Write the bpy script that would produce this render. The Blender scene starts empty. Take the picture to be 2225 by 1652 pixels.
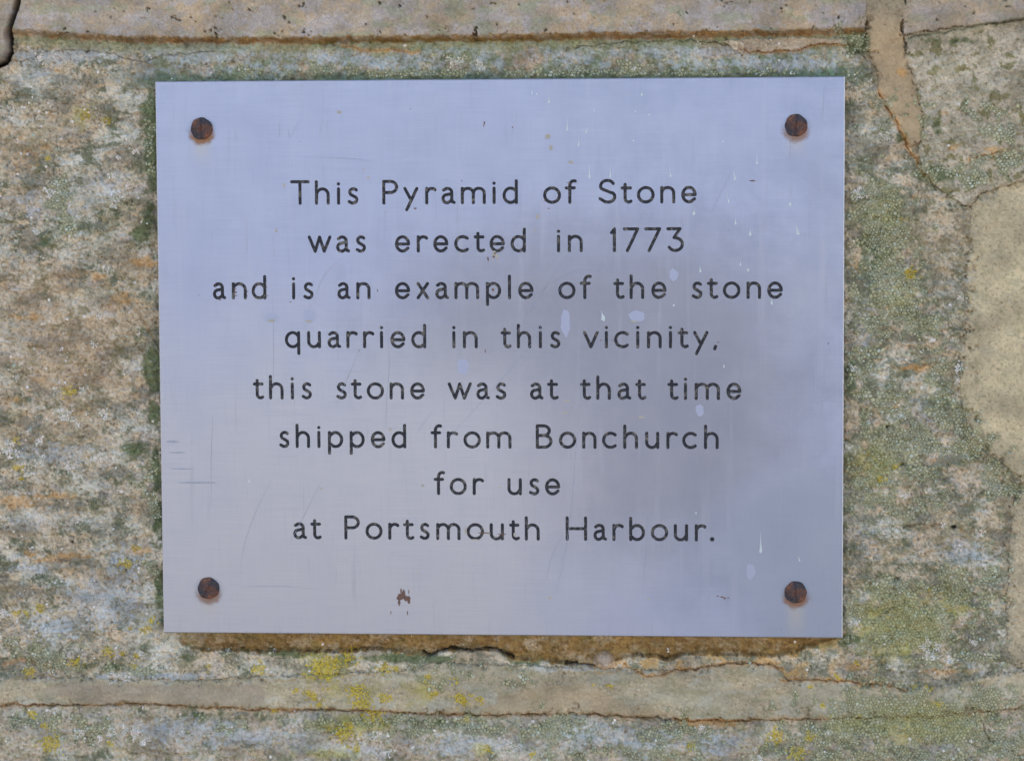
import bpy, math, random
import numpy as np
from mathutils import Vector
from mathutils.geometry import delaunay_2d_cdt
random.seed(7)
scene = bpy.context.scene
R_ = math.radians

# ------------------------------------------------------------------ camera, sky, sun, exposure
CZ = 1.40                                   # height of the plaque's centre above the ground (m)
cam_d = bpy.data.cameras.new('camera')
cam_d.lens = 100.0; cam_d.sensor_width = 36.0
cam_d.clip_start = 0.05; cam_d.clip_end = 500.0
cam = bpy.data.objects.new('camera', cam_d)
scene.collection.objects.link(cam)
cam.location = (0.13527, -1.64736, CZ + 0.12367)
cam.rotation_euler = (1.48869, 0.00528, 0.07675)
scene.camera = cam

SUN_EL, SUN_ROT = 42.0, 28.0                # the sun stands behind the wall: its front lies in open shade
world = bpy.data.worlds.new('World'); scene.world = world; world.use_nodes = True
wn = world.node_tree; wn.nodes.clear()
sky = wn.nodes.new('ShaderNodeTexSky'); sky.sky_type = 'NISHITA'; sky.sun_disc = False
sky.sun_elevation = R_(SUN_EL); sky.sun_rotation = R_(SUN_ROT)
sky.air_density = 1.0; sky.dust_density = 0.0; sky.ozone_density = 1.6
bg = wn.nodes.new('ShaderNodeBackground'); bg.inputs['Strength'].default_value = 0.12
wo = wn.nodes.new('ShaderNodeOutputWorld')
wn.links.new(sky.outputs[0], bg.inputs[0]); wn.links.new(bg.outputs[0], wo.inputs[0])
sd = bpy.data.lights.new('sun', 'SUN'); sd.energy = 3.5; sd.angle = R_(0.53); sd.color = (1.0, 0.93, 0.82)
sun = bpy.data.objects.new('sun', sd); scene.collection.objects.link(sun)
dirv = Vector((math.sin(R_(SUN_ROT)) * math.cos(R_(SUN_EL)), math.cos(R_(SUN_ROT)) * math.cos(R_(SUN_EL)), math.sin(R_(SUN_EL))))
sun.location = dirv * 20
sun.rotation_euler = dirv.to_track_quat('Z', 'Y').to_euler()
vs = scene.view_settings
vs.view_transform = 'Standard'; vs.look = 'None'; vs.gamma = 1.0
vs.exposure = 1.97
LIGHT = np.array([0.905, 1.12, 1.375])        # shade light on the wall after exposure; turns sampled colours into base colours

# ------------------------------------------------------------------ helpers
K = 0.000267                                # one wall unit in metres
HM = [[1.01132299e+00, -5.75292897e-03, -1.09030712e+03], [-4.78638962e-04, 1.01076687e+00, -7.87469048e+02], [1.25263487e-05, -1.34255880e-05, 1.00000000e+00]]                                 # rectifies points measured on the photograph into the wall plane
def rect(x, y):
    w = HM[2][0] * x + HM[2][1] * y + 1.0
    return ((HM[0][0] * x + HM[0][1] * y + HM[0][2]) / w, (HM[1][0] * x + HM[1][1] * y + HM[1][2]) / w)
def rp(pts): return np.array([rect(*p[:2]) for p in pts])
def srgb(c):
    c = np.asarray(c, float) / 255.0
    return np.where(c <= 0.04045, c / 12.92, ((c + 0.055) / 1.055) ** 2.4)
def base(r, g, b): return srgb((r, g, b)) / LIGHT
def sstep(a, b, x):
    t = np.clip((x - a) / (b - a), 0, 1); return t * t * (3 - 2 * t)

PERM = np.random.RandomState(11).permutation(4096).astype(np.int64)
def hsh(i, j, s): return PERM[(PERM[(i + s * 131) & 4095] + j) & 4095]
ANG = np.random.RandomState(5).rand(4096) * 2 * np.pi
GX, GY = np.cos(ANG).astype(np.float32), np.sin(ANG).astype(np.float32)
def perlin(x, y, s):
    xi = np.floor(x); yi = np.floor(y)
    fx = (x - xi).astype(np.float32); fy = (y - yi).astype(np.float32)
    xi = xi.astype(np.int64); yi = yi.astype(np.int64)
    u = fx * fx * fx * (fx * (fx * 6 - 15) + 10); v = fy * fy * fy * (fy * (fy * 6 - 15) + 10)
    def g(a, b):
        h = hsh(xi + a, yi + b, s); return GX[h] * (fx - a) + GY[h] * (fy - b)
    n0 = g(0, 0); n1 = g(1, 0); n2 = g(0, 1); n3 = g(1, 1)
    a = n0 + u * (n1 - n0); b = n2 + u * (n3 - n2)
    return 1.5 * (a + v * (b - a))
def fbm(x, y, o, s, gain=0.5):
    t = 0; a = 1; n = 0
    for k in range(o):
        t = t + a * perlin(x * 2 ** k + 17.3 * k, y * 2 ** k - 9.1 * k, s + k); n += a; a *= gain
    return t / n * 1.35

def coll(o): scene.collection.objects.link(o); return o
def np_mesh(name, co, faces, mats=(), cols=None, smooth=True):
    """faces: (n,k) int array or list of such arrays"""
    if not isinstance(faces, (list, tuple)): faces = [faces]
    faces = [f for f in faces if len(f)]
    me = bpy.data.meshes.new(name)
    me.vertices.add(len(co)); me.vertices.foreach_set('co', np.asarray(co, np.float32).ravel())
    nl = sum(f.size for f in faces); npoly = sum(len(f) for f in faces)
    me.loops.add(nl); me.loops.foreach_set('vertex_index', np.concatenate([f.ravel() for f in faces]).astype(np.int32))
    me.polygons.add(npoly)
    tot = np.concatenate([np.full(len(f), f.shape[1]) for f in faces])
    me.polygons.foreach_set('loop_start', (np.cumsum(tot) - tot).astype(np.int32))
    me.polygons.foreach_set('loop_total', tot.astype(np.int32))
    me.polygons.foreach_set('use_smooth', np.full(npoly, smooth))
    if cols is not None:
        a = me.color_attributes.new('col', 'FLOAT_COLOR', 'POINT')
        c4 = np.ones((len(co), 4), np.float32); c4[:, :3] = cols
        a.data.foreach_set('color', c4.ravel())
    me.update(calc_edges=True); me.validate()
    for m in mats: me.materials.append(m)
    return me
def mobj(name, me, parent=None, **props):
    o = coll(bpy.data.objects.new(name, me))
    if parent: o.parent = parent
    for k, v in props.items(): o[k] = v
    return o

def new_mat(name):
    m = bpy.data.materials.new(name); m.use_nodes = True
    nt = m.node_tree; b = nt.nodes['Principled BSDF']
    return m, nt, b
def nd(nt, typ, **kw):
    n = nt.nodes.new(typ)
    for k, v in kw.items():
        if k in n.inputs: n.inputs[k].default_value = v
        else: setattr(n, k, v)
    return n
def noise(nt, vec, scale, detail=4, rough=0.6):
    n = nt.nodes.new('ShaderNodeTexNoise'); n.inputs['Scale'].default_value = scale
    n.inputs['Detail'].default_value = detail; n.inputs['Roughness'].default_value = rough
    nt.links.new(vec, n.inputs['Vector']); return n.outputs['Fac']
def mrange(nt, val, a, b, c, d, smooth=False):
    n = nt.nodes.new('ShaderNodeMapRange')
    if smooth: n.interpolation_type = 'SMOOTHSTEP'
    for k, v in zip(('From Min', 'From Max', 'To Min', 'To Max'), (a, b, c, d)): n.inputs[k].default_value = v
    nt.links.new(val, n.inputs['Value']); return n.outputs[0]
def mth(nt, op, a, b=None, c=None):
    n = nt.nodes.new('ShaderNodeMath'); n.operation = op
    for i, q in enumerate((a, b, c)):
        if q is None: continue
        if isinstance(q, (int, float)): n.inputs[i].default_value = q
        else: nt.links.new(q, n.inputs[i])
    return n.outputs[0]
def mixc(nt, fac, a, b, mode='MIX'):
    n = nt.nodes.new('ShaderNodeMix'); n.data_type = 'RGBA'; n.blend_type = mode
    for sock, q in ((n.inputs[0], fac), (n.inputs[6], a), (n.inputs[7], b)):
        if isinstance(q, (int, float)): sock.default_value = q
        elif isinstance(q, (tuple, list, np.ndarray)): sock.default_value = (float(q[0]), float(q[1]), float(q[2]), 1)
        else: nt.links.new(q, sock)
    return n.outputs[2]
def objco(nt, scale=(1, 1, 1)):
    t = nt.nodes.new('ShaderNodeTexCoord'); m = nt.nodes.new('ShaderNodeMapping')
    m.inputs['Scale'].default_value = scale
    nt.links.new(t.outputs['Object'], m.inputs[0]); return m.outputs[0]
def bump(nt, bsdf, h, strength, dist):
    n = nt.nodes.new('ShaderNodeBump'); n.inputs['Strength'].default_value = strength; n.inputs['Distance'].default_value = dist
    nt.links.new(h, n.inputs['Height']); nt.links.new(n.outputs[0], bsdf.inputs['Normal'])

# ------------------------------------------------------------------ materials
def painted_mat(name, rough, grain=0.35, bstr=0.5, bdist=0.0006):
    m, nt, b = new_mat(name)
    at = nd(nt, 'ShaderNodeAttribute'); at.attribute_name = 'col'
    oc = objco(nt)
    f1 = noise(nt, oc, 1500, 3, 0.7); f2 = noise(nt, oc, 520, 4, 0.65)
    g = mth(nt, 'ADD', mth(nt, 'MULTIPLY', f1, 0.5), mth(nt, 'MULTIPLY', f2, 0.5))
    g = mrange(nt, g, 0.32, 0.68, 1 - grain, 1 + grain)
    cc = nd(nt, 'ShaderNodeCombineColor')
    for i in range(3): nt.links.new(g, cc.inputs[i])
    nt.links.new(mixc(nt, 1.0, at.outputs['Color'], cc.outputs[0], 'MULTIPLY'), b.inputs['Base Color'])
    b.inputs['Roughness'].default_value = rough; b.inputs['Specular IOR Level'].default_value = 0.25
    bump(nt, b, g, bstr, bdist)
    return m
M_stone = painted_mat('weathered_sandstone', 0.92, 0.30, 1.0, 0.0011)
M_mortar = painted_mat('old_mortar', 0.95, 0.20, 0.8, 0.0008)
M_lichen = painted_mat('crusty_lichen', 0.95, 0.14, 0.3)

# ------------------------------------------------------------------ the wall's surface
def axis(lo, hi, step, far_lo, far_hi):
    a = list(np.arange(lo, hi + step, step))
    for sg in (1, -1):
        s = step; x = a[-1] if sg > 0 else a[0]; x0 = x
        while (x < far_hi if sg > 0 else x > far_lo):
            s = min(s * 1.05, 7 if abs(x - x0) < 900 else 60); x += sg * s
            a.append(x) if sg > 0 else a.insert(0, x)
    return np.array(a)
xs = axis(-1160, 1180, 2.15, -4300, 4300)
vs_ = axis(-810, 920, 2.15, -3000, 4300)
U, V = np.meshgrid(xs, vs_)
U = U.astype(np.float64); V = V.astype(np.float64)
NY, NX = U.shape
wu = 5.0 * fbm(U / 22, V / 22, 3, 40); wv = 5.0 * fbm(U / 22, V / 22, 3, 50)
UW, VW = U + wu, V + wv

def curve(pts, u=None):
    p = rp(pts); o = np.argsort(p[:, 0]); return np.interp(UW if u is None else u, p[o, 0], p[o, 1])
def inside(poly, A=None, B=None):
    p = rp(poly); A = UW if A is None else A; B = VW if B is None else B
    res = np.zeros(A.shape, bool); n = len(p)
    for i in range(n):
        x1, y1 = p[i]; x2, y2 = p[(i + 1) % n]
        if y1 == y2: continue
        c = ((y1 > B) != (y2 > B)) & (A < (x2 - x1) * (B - y1) / (y2 - y1) + x1)
        res ^= c
    return res
def window(u0, u1, v0, v1):
    i0, i1 = np.searchsorted(xs, [u0, u1]); j0, j1 = np.searchsorted(vs_, [v0, v1])
    return slice(j0, j1 + 1), slice(i0, i1 + 1)
def dist_line(pts, margin, A=None, B=None, rectify=True):
    p = rp(pts) if rectify else np.array(pts, float)
    w = window(p[:, 0].min() - margin, p[:, 0].max() + margin, p[:, 1].min() - margin, p[:, 1].max() + margin)
    a = (UW if A is None else A)[w]; b = (VW if B is None else B)[w]
    d = np.full(a.shape, 1e9); sgn = np.zeros(a.shape)
    for i in range(len(p) - 1):
        x1, y1 = p[i]; dx, dy = p[i + 1] - p[i]; L = dx * dx + dy * dy
        t = np.clip(((a - x1) * dx + (b - y1) * dy) / L, 0, 1)
        ex = a - x1 - t * dx; ey = b - y1 - t * dy
        dd = np.hypot(ex, ey); s = dx * (b - y1) - dy * (a - x1)
        m = dd < d; d[m] = dd[m]; sgn[m] = np.sign(s[m])
    return w, d, sgn

L1 = curve([(-3000, 40), (-300, 58), (20, 64), (120, 70), (280, 80), (450, 83), (700, 82), (900, 78), (1100, 77), (1300, 72), (1500, 70), (1700, 66), (1875, 60), (1960, 72), (2060, 58), (2224, 42), (3000, 30), (5000, 20)])
L4 = curve([(-3000, 1540), (0, 1534), (167, 1534), (283, 1530), (367, 1534), (500, 1541), (634, 1545), (733, 1544), (908, 1551), (1075, 1556), (1241, 1552), (1408, 1561), (1482, 1566), (1601, 1568), (1815, 1562), (2000, 1560), (2224, 1540), (5000, 1530)])
L2 = curve([(355, 1374), (367, 1381), (410, 1411), (500, 1416), (741, 1418), (841, 1412), (924, 1427), (975, 1411), (1025, 1416), (1075, 1413), (1108, 1431), (1235, 1444), (1288, 1446), (1358, 1429), (1408, 1426), (1458, 1437), (1482, 1424), (1549, 1424), (1682, 1429), (1735, 1417), (1782, 1401), (1832, 1384)])
L3 = curve([(-3000, 1480), (0, 1472), (100, 1474), (217, 1472), (273, 1480), (367, 1478), (467, 1478), (500, 1472), (584, 1470), (800, 1462), (874, 1455), (941, 1440), (1125, 1447), (1290, 1452), (1482, 1458), (1549, 1447), (1615, 1441), (1682, 1446), (1715, 1480), (1815, 1479), (1882, 1489), (1929, 1491), (1966, 1502), (2050, 1490), (2132, 1471), (2224, 1460), (5000, 1450)])

# ids: 0 slab above, 1 left stone of the upper course, 2 upper right stone, 3 diagonal mortar, 4 boulder,
#      5 big stone carrying the plaque, 6 pale mortar patch, 7 edge mortar strip, 8 bed joint mortar, 9 lower stone, 10 lower right stone
ID = np.full(U.shape, 5, np.int8)
ID[VW < L1] = 0
ID[inside([(46, -3000), (46, -200), (40, 0), (28, 40), (15, 75), (18, 110), (5, 134), (-60, 160), (-3000, 200), (-5000, -3000)])] = 1
ID[inside([(2000, -3000), (1990, -100), (1960, 30), (1962, 74), (2060, 60), (2224, 42), (5000, 20), (5000, -3000)])] = 2
diag = [(1880, -20), (1880, 60), (1884, 110), (1912, 167), (1911, 197), (1930, 235), (1949, 267), (1972, 320), (2002, 367), (1998, 330), (2009, 267), (1999, 227), (1982, 160), (1969, 123), (1962, 77), (1960, 30), (1965, -20)]
ID[inside(diag)] = 3
ID[inside([(1966, 74), (2060, 60), (2224, 42), (5000, 20), (5000, 380), (2224, 393), (2132, 417), (2109, 450), (2070, 430), (2029, 400), (2002, 367), (1998, 330), (2009, 267), (1999, 227), (1982, 160), (1969, 123)])] = 4
ID[inside([(2109, 450), (2132, 417), (2224, 393), (5000, 380), (5000, 1040), (2224, 1050), (2182, 1010), (2135, 977), (2122, 960), (2095, 904), (2082, 850), (2095, 767), (2099, 700), (2105, 650), (2099, 600), (2105, 550)])] = 6
ID[inside([(2197, 1100), (2197, 1144), (2193, 1217), (2186, 1334), (2191, 1401), (2200, 1450), (5000, 1450), (5000, 1040), (2224, 1050)])] = 7
ID[(VW > L3) & (VW <= L4)] = 8
ID[VW > L4] = 9
ID[(VW > L4) & (UW > 560)] = 10
n30 = fbm(UW / 30, VW / 26, 4, 110, 0.65); n8 = fbm(U / 8, V / 7, 2, 78, 0.7)
def boxblur(m, r):
    for ax in (0, 1):
        for _ in range(2):
            c = np.cumsum(np.pad(m, [(r + 1, r) if a == ax else (0, 0) for a in (0, 1)], 'edge'), axis=ax)
            n = m.shape[ax]
            m = (np.take(c, range(2 * r + 1, 2 * r + 1 + n), ax) - np.take(c, range(0, n), ax)) / (2 * r + 1)
    return m
SOFT = {}
for k_, r_ in ((3, 6), (6, 11), (7, 9), (8, 7)):
    b_ = boxblur((ID == k_).astype(float), r_)
    SOFT[k_] = sstep(0.30, 0.70, b_ + 0.55 * n30 + 0.25 * n8)
SOFT[8] = SOFT[8] * (VW < L4)
SOFT[3] = np.maximum(SOFT[3], (ID == 3) * (1 - sstep(-745, -705, V)))
is_m = np.maximum.reduce([SOFT[k_] for k_ in SOFT])

# ---- heights in mm, outwards
f260 = fbm(U / 260, V / 260, 3, 1); f60 = fbm(UW / 70, VW / 60, 4, 5); f15 = fbm(U / 16, V / 14, 3, 9, 0.6)
strat = fbm(UW / 190, VW / 26, 4, 13)
fine = fbm(U / 5.5, V / 5.5, 2, 17, 0.7)
ragged = fbm(U / 9, V / 7, 3, 21, 0.65)
H = 3.6 + 1.6 * f260 + 1.8 * f60 + 1.7 * f15 + 1.2 * strat + 0.62 * fine
HS = 12.0 + 0.8 * f260 + 0.25 * f60 + 0.14 * f15 + 0.10 * fine
HMo = 6.2 + 0.9 * f260 + 0.5 * f60 + 0.16 * f15 + 0.10 * fine
H = np.where((ID == 0) | (ID == 1), HS, H)
H = np.where(ID == 4, 7.6 + 1.8 * f260 + 1.6 * f60 + 1.0 * f15 + 0.4 * fine, H)
H = np.where(ID == 2, HS, H)
H6 = (6.6 + 0.8 * f260 + 0.3 * f60 + 0.12 * f15 + 0.1 * fine)
H = np.where(ID >= 9, 5.6 + 1.3 * f260 + 1.5 * f60 + 1.6 * f15 + 0.9 * strat + 0.6 * fine, H)
for k_ in (7, 8): H = H + (HMo - H) * SOFT[k_]
H = H + (H6 - H) * SOFT[6]
# ledge under the slab
led = VW - L1
uL = rect(1878, 60)[0]
onled = 1 - sstep(uL - 6, uL + 8, UW)
H = np.where((led > -2) & (led < 60) & (ID == 5) & (onled > 0.5), H + (HS - H) * (1 - sstep(-1, 12, led + 2.5 * ragged)) + 1.3 * (1 - sstep(12, 60, led)), H)
# diagonal mortar melts into the slab
H = H + (HMo + (HS - HMo) * (1 - sstep(-760, -600, V)) - H) * SOFT[3] * (ID != 0)
# stone rounds back under the plaque and runs down to the bed joint
pb = rect(1100, 1379)[1]
inb = sstep(rect(362, 1400)[0], rect(400, 1400)[0], UW) * (1 - sstep(rect(1800, 1390)[0], rect(1850, 1390)[0], UW))
below = (V > pb - 30) & (VW < L2) & (ID == 5)
tt = np.clip((VW - (pb - 14)) / np.maximum(L2 - (pb - 14), 1), 0, 1.05)
Hrec = 6.8 - 8.5 * tt ** 1.25 + 1.7 * f15 + 0.9 * f60 + 0.5 * fine
inb = np.clip(sstep(rect(350, 1400)[0], rect(460, 1400)[0], UW + 50 * n30) * (1 - sstep(rect(1760, 1390)[0], rect(1860, 1390)[0], UW + 50 * n30)), 0, 1)
H = np.where(below, H * (1 - inb) + Hrec * inb, H)
lip = (VW >= L2) & (VW < L3) & (ID == 5)
H = np.where(lip, H * (1 - inb) + inb * (4.2 + 0.8 * f60 + 0.6 * f15 + 0.2 * fine), H)
# sunken bed joint line, stones step back below it
g = np.abs(VW - L4)
H -= (2.2 + 1.5 * ragged) * np.exp(-(g / 2.6) ** 2) * sstep(-0.5, 0.0, fbm(U / 90, V / 90, 3, 33)) * (1 - 0.7 * sstep(480, 800, U))
H = np.where((ID >= 9), H - 1.6 * (1 - sstep(0, 40, VW - L4)), H)
# feather mortar edges
for k, amt in ((6, 1.0), (7, 1.2)):
    pass
# keep everything behind the plate
pl = rp([(338, 176), (1834, 166), (1830, 1385), (355, 1373)])
PU0, PU1, PV0, PV1 = pl[:, 0].min(), pl[:, 0].max(), pl[:, 1].min(), pl[:, 1].max()
din = np.maximum(np.maximum(PU0 - U, U - PU1), np.maximum(PV0 - V, V - PV1))
H = np.minimum(H, np.where(din < 8, 7.4, 7.4 + np.maximum(din - 8, 0) * 0.10))

# ---- colour
C = np.zeros(U.shape + (3,))
def put(m, c):
    m = np.clip(m, 0, 1)[..., None] if m.ndim == 2 else m
    global C
    C = C * (1 - m) + np.asarray(c) * m
def putw(w, m, c):
    m = np.clip(m, 0, 1)[..., None]; C[w] = C[w] * (1 - m) + np.asarray(c) * m
a1 = fbm(UW / 120, VW / 90, 4, 60); a2 = fbm(UW / 48, VW / 40, 4, 66, 0.6); a3 = fbm(UW / 20, VW / 18, 3, 72, 0.6)
wq = 4 * perlin(U / 6, V / 6, 201); wr = 4 * perlin(U / 6, V / 6, 207)
a4 = fbm((U + wq) / 13, (V + wr) / 11, 4, 78, 0.85) * (0.75 + 0.9 * fbm(UW / 110, VW / 90, 3, 210)); a5 = fbm(UW / 150, VW / 20, 4, 84)
right = sstep(-50, 300, U)
put(np.ones(U.shape), base(158, 147, 130))
put(sstep(-0.15, 0.35, a1 + 0.4 * a3), base(178, 155, 126))
put(0.85 * sstep(0.0, 0.35, a2 + 0.5 * a4), base(146, 141, 132))
put(0.7 * sstep(0.10, 0.45, a3 - 0.6 * a1 + 0.3 * a4), base(190, 175, 154))
put(0.6 * sstep(0.15, 0.45, a1 * 0.7 - a2 + 0.3 * a4), base(134, 138, 146))
put(0.5 * sstep(0.38, 0.65, a5 + 0.35 * a3), base(166, 134, 92))
put(0.55 * sstep(0.12, 0.42, a4 + 0.5 * a3 - 0.2), base(98, 94, 80))
put(0.45 * sstep(0.1, 0.4, -a4 + 0.3 * a2), base(196, 178, 158))
put(0.6 * sstep(-0.02, 0.4, fbm(UW / 75, VW / 60, 4, 90) + 0.5 * a4 + 0.12 * right), base(104, 108, 80))
put(0.45 * sstep(0.1, 0.5, fbm(UW / 36, VW / 30, 4, 92)), base(118, 112, 98))
pit = fbm((U + wq) / 7, (V + wr) / 6, 2, 215, 0.8)
put(0.75 * sstep(0.34, 0.5, pit + 0.12 * a2), base(84, 78, 66)); H_pit = sstep(0.34, 0.5, pit)
put(0.4 * sstep(0.36, 0.52, -pit), base(196, 182, 164))
b1 = fbm(UW / 170, VW / 110, 5, 230, 0.6); b2 = fbm(UW / 90, VW / 60, 5, 236, 0.62)
hi = fbm((U + wq) / 10, (V + wr) / 9, 4, 250, 0.85)
put(0.6 * sstep(0.05, 0.22, b1 + 0.35 * hi), base(152, 154, 148)); put(0.45 * sstep(0.12, 0.28, b2 + 0.35 * hi), base(172, 172, 168))
gd = fbm(UW / 55, VW / 40, 6, 256, 0.72)
put(0.75 * sstep(0.10, 0.20, gd + 0.10 * right + 0.25 * hi - 0.02), base(98, 102, 80)); put(0.6 * sstep(0.28, 0.36, gd + 0.3 * hi), base(72, 78, 58))
put(0.6 * sstep(0.20, 0.30, -gd + 0.3 * hi), base(176, 160, 136)); put(0.5 * sstep(0.36, 0.5, hi), base(206, 198, 184)); put(0.5 * sstep(0.38, 0.5, -hi), base(74, 70, 58))
put(0.55 * sstep(0.12, 0.35, -b2), base(122, 118, 106)); put(0.4 * sstep(0.1, 0.35, -b1 + 0.3 * b2), base(168, 152, 128))
put(0.35 * sstep(0.1, 0.4, pit + a4), base(120, 116, 106))
# smooth slab and mortars
slabm = np.isin(ID, (0, 1, 2)).astype(float); slabm = np.maximum(slabm, (ID == 3) * (1 - sstep(-760, -690, V + 15 * n30)))
put(slabm, base(152, 142, 130))
put(slabm * 0.8 * sstep(-0.1, 0.35, a1 + 0.3 * a2), base(168, 152, 132))
put(slabm * 0.65 * sstep(0.0, 0.3, a2 - 0.5 * a1), base(140, 136, 134))
put(slabm * 0.5 * sstep(0.2, 0.5, a3 + 0.5 * a1), base(160, 158, 164))
put(slabm * 0.4 * sstep(0.2, 0.5, fbm(UW / 70, VW / 40, 4, 95)), base(124, 130, 108))
put(slabm * 0.30 * sstep(0.2, 0.5, a4), base(110, 102, 88))
sp = fbm(UW / 85, VW / 45, 5, 220, 0.6)
put(slabm * 0.55 * sstep(0.13, 0.20, sp), base(154, 152, 158)); put(slabm * 0.5 * sstep(0.2, 0.26, -sp), base(164, 146, 120))
put(slabm * 0.5 * sstep(0.25, 0.45, fbm(UW / 60, VW / 30, 4, 225) + 0.3 * np.exp(-((U + 60) / 160) ** 2)), base(132, 140, 118))
put(slabm * 0.3 * sstep(0.42, 0.5, pit), base(100, 92, 78))
mo = is_m
put(mo, base(152, 144, 126))
put(mo * 0.7 * sstep(-0.1, 0.35, a1 + 0.3 * a3), base(166, 154, 132))
put(mo * 0.5 * sstep(0, 0.35, a2), base(142, 138, 122))
put(mo * 0.4 * sstep(0.15, 0.4, a4), base(112, 108, 90)); put(mo * 0.6 * sstep(0.36, 0.48, pit), base(96, 92, 76)); put(mo * 0.5 * sstep(0.38, 0.5, -pit), base(186, 180, 166))
m6 = SOFT[6]
put(m6 * 0.85, base(166, 157, 134)); put(m6 * 0.45 * sstep(0, 0.4, a1), base(174, 164, 138)); put(m6 * 0.4 * sstep(0.1, 0.4, a2), base(158, 150, 124))
put(m6 * 0.4 * sstep(0.15, 0.4, a2 + 0.4 * hi), base(146, 144, 132)); put(m6 * 0.6 * sstep(0.34, 0.48, pit), base(108, 106, 84)); put(m6 * 0.35 * sstep(0.2, 0.4, fbm(UW / 30, VW / 30, 4, 99) + .2 * hi), base(128, 128, 102))
m3 = SOFT[3]; nzA_ = n30
m3 = m3 * (0.25 + 0.75 * sstep(-760, -690, V + 20 * nzA_)); put(m3 * 0.8, base(150, 134, 110)); put(m3 * 0.4 * sstep(0, 0.4, a3), base(142, 128, 108))
m8 = SOFT[8]
put(m8 * 0.55 * sstep(-0.1, 0.2, fbm(UW / 130, VW / 40, 4, 102) + 0.3 * hi), base(140, 140, 126)); put(m8 * 0.5 * sstep(0.1, 0.35, fbm(UW / 60, VW / 30, 4, 104) + 0.3 * hi), base(156, 158, 152)); put(m8 * 0.45 * sstep(0.1, 0.35, fbm(UW / 50, VW / 24, 4, 106) + 0.3 * hi), base(120, 118, 92))
m4 = (ID == 4).astype(float)
put(m4 * 0.65, base(156, 146, 130)); put(m4 * 0.55 * sstep(0, 0.35, a3 + .3 * a4), base(172, 163, 148)); put(m4 * 0.5 * sstep(0.1, 0.4, a2), base(146, 140, 130)); put(m4 * 0.5 * sstep(0.1, 0.3, fbm(UW / 60, VW / 50, 4, 108) + .3 * a4), base(122, 118, 98))
put(m4 * 0.9 * sstep(0.20, 0.34, fbm(UW / 40, VW / 34, 4, 105, 0.62)), base(108, 104, 74))
put(m4 * 0.7 * sstep(0.30, 0.45, a4), base(110, 100, 80))
m2 = (ID == 2).astype(float)
put(m2 * 0.3, base(150, 138, 126)); put(m2 * 0.3 * sstep(0.05, 0.4, a3), base(122, 122, 100))
# lower stones: cooler, heavily grown over
lo = (ID >= 9).astype(float)
put(lo * 0.5 * sstep(-0.2, 0.3, a2), base(160, 146, 134)); put(lo * 0.4 * sstep(0, 0.4, a1), base(150, 152, 150))
put(lo * 0.45 * sstep(0.05, 0.4, a3 + 0.3 * a4), base(122, 126, 98))

def ell(spots, sharp=0.28, noise_amp=0.34, nz=None):
    M = np.zeros(U.shape)
    for (x, y, ru, rv, s) in spots:
        cu, cv = rect(x, y)
        w = window(cu - 2.6 * ru, cu + 2.6 * ru, cv - 2.6 * rv, cv + 2.6 * rv)
        M[w] = np.maximum(M[w], s * np.exp(-((UW[w] - cu) / ru) ** 2 - ((VW[w] - cv) / rv) ** 2))
    nz = fbm(UW / 30, VW / 26, 4, 110, 0.65) if nz is None else nz
    return M, M + noise_amp * nz * (M > 0.02)
nzA = fbm(UW / 30, VW / 26, 4, 110, 0.65)
# grey-green film of the band over the plaque
bandm = ((ID == 5) & (V < PV0 + 30)).astype(float) * sstep(PU0 - 160, PU0 + 60, U + 40 * nzA) * (1 - sstep(PU1 - 30, PU1 + 50, U + 30 * nzA)) * (1 - sstep(PV0 - 6, PV0 + 24, V + 20 * nzA))
put(bandm * 0.75 * sstep(-0.3, 0.25, a2 + 0.4 * a3), base(124, 130, 118))
put(bandm * 0.75 * sstep(-0.1, 0.3, a3 - 0.3 * a1), base(144, 154, 160))
put(bandm * 0.55 * sstep(0.1, 0.4, a1 + 0.4 * a4), base(156, 134, 112))
put(bandm * 0.55 * sstep(0.08, 0.4, a2 - a3 * 0.5), base(102, 114, 84))
edge = bandm * (1 - sstep(3, 26, (PV0 - V) + 16 * nzA))
put(edge * 0.8, base(78, 92, 76)); put(edge * 0.5 * sstep(0, 0.35, a4), base(104, 134, 112))
# dark green growth beside the plaque
DG = [(326, 300, 22, 130, 1), (320, 250, 30, 40, .8), (300, 510, 26, 22, 1), (328, 800, 24, 60, 1.1), (330, 900, 16, 40, .9), (318, 480, 24, 60, .7), (292, 980, 50, 30, .7), (335, 1020, 12, 60, .9), (345, 1290, 18, 60, .9),
      (340, 1120, 18, 50, .8), (240, 470, 60, 40, .5), (90, 520, 60, 40, .5), (60, 760, 80, 60, .45), (250, 760, 70, 40, .5), (1858, 90, 30, 26, 1.1), (1850, 820, 14, 60, .8), (1880, 900, 30, 60, .5), (230, 1450, 100, 24, .5),
      (1840, 1390, 40, 14, 1), (1770, 1402, 60, 10, 1.2), (1720, 1420, 30, 10, 1.0), (880, 1432, 130, 14, .9), (1120, 1420, 40, 14, 1.1), (640, 1420, 90, 14, .8), (1150, 1440, 60, 12, .7), (400, 1430, 60, 20, .4),
      (2050, 270, 60, 60, .45), (2100, 220, 50, 60, .4), (2040, 380, 60, 30, .7), (1960, 300, 30, 50, .5), (150, 870, 60, 60, .3), (470, 1560, 200, 20, .5), (930, 1570, 300, 20, .5), (1900, 560, 60, 90, .6), (2080, 88, 120, 12, .5), (1930, 1250, 40, 40, .5)]
M, MN = ell(DG); put(0.85 * sstep(0.34, 0.62, MN), base(76, 86, 58)); put(0.6 * sstep(0.4, 0.7, MN) * sstep(0, 0.3, a4), base(106, 118, 84))
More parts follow.
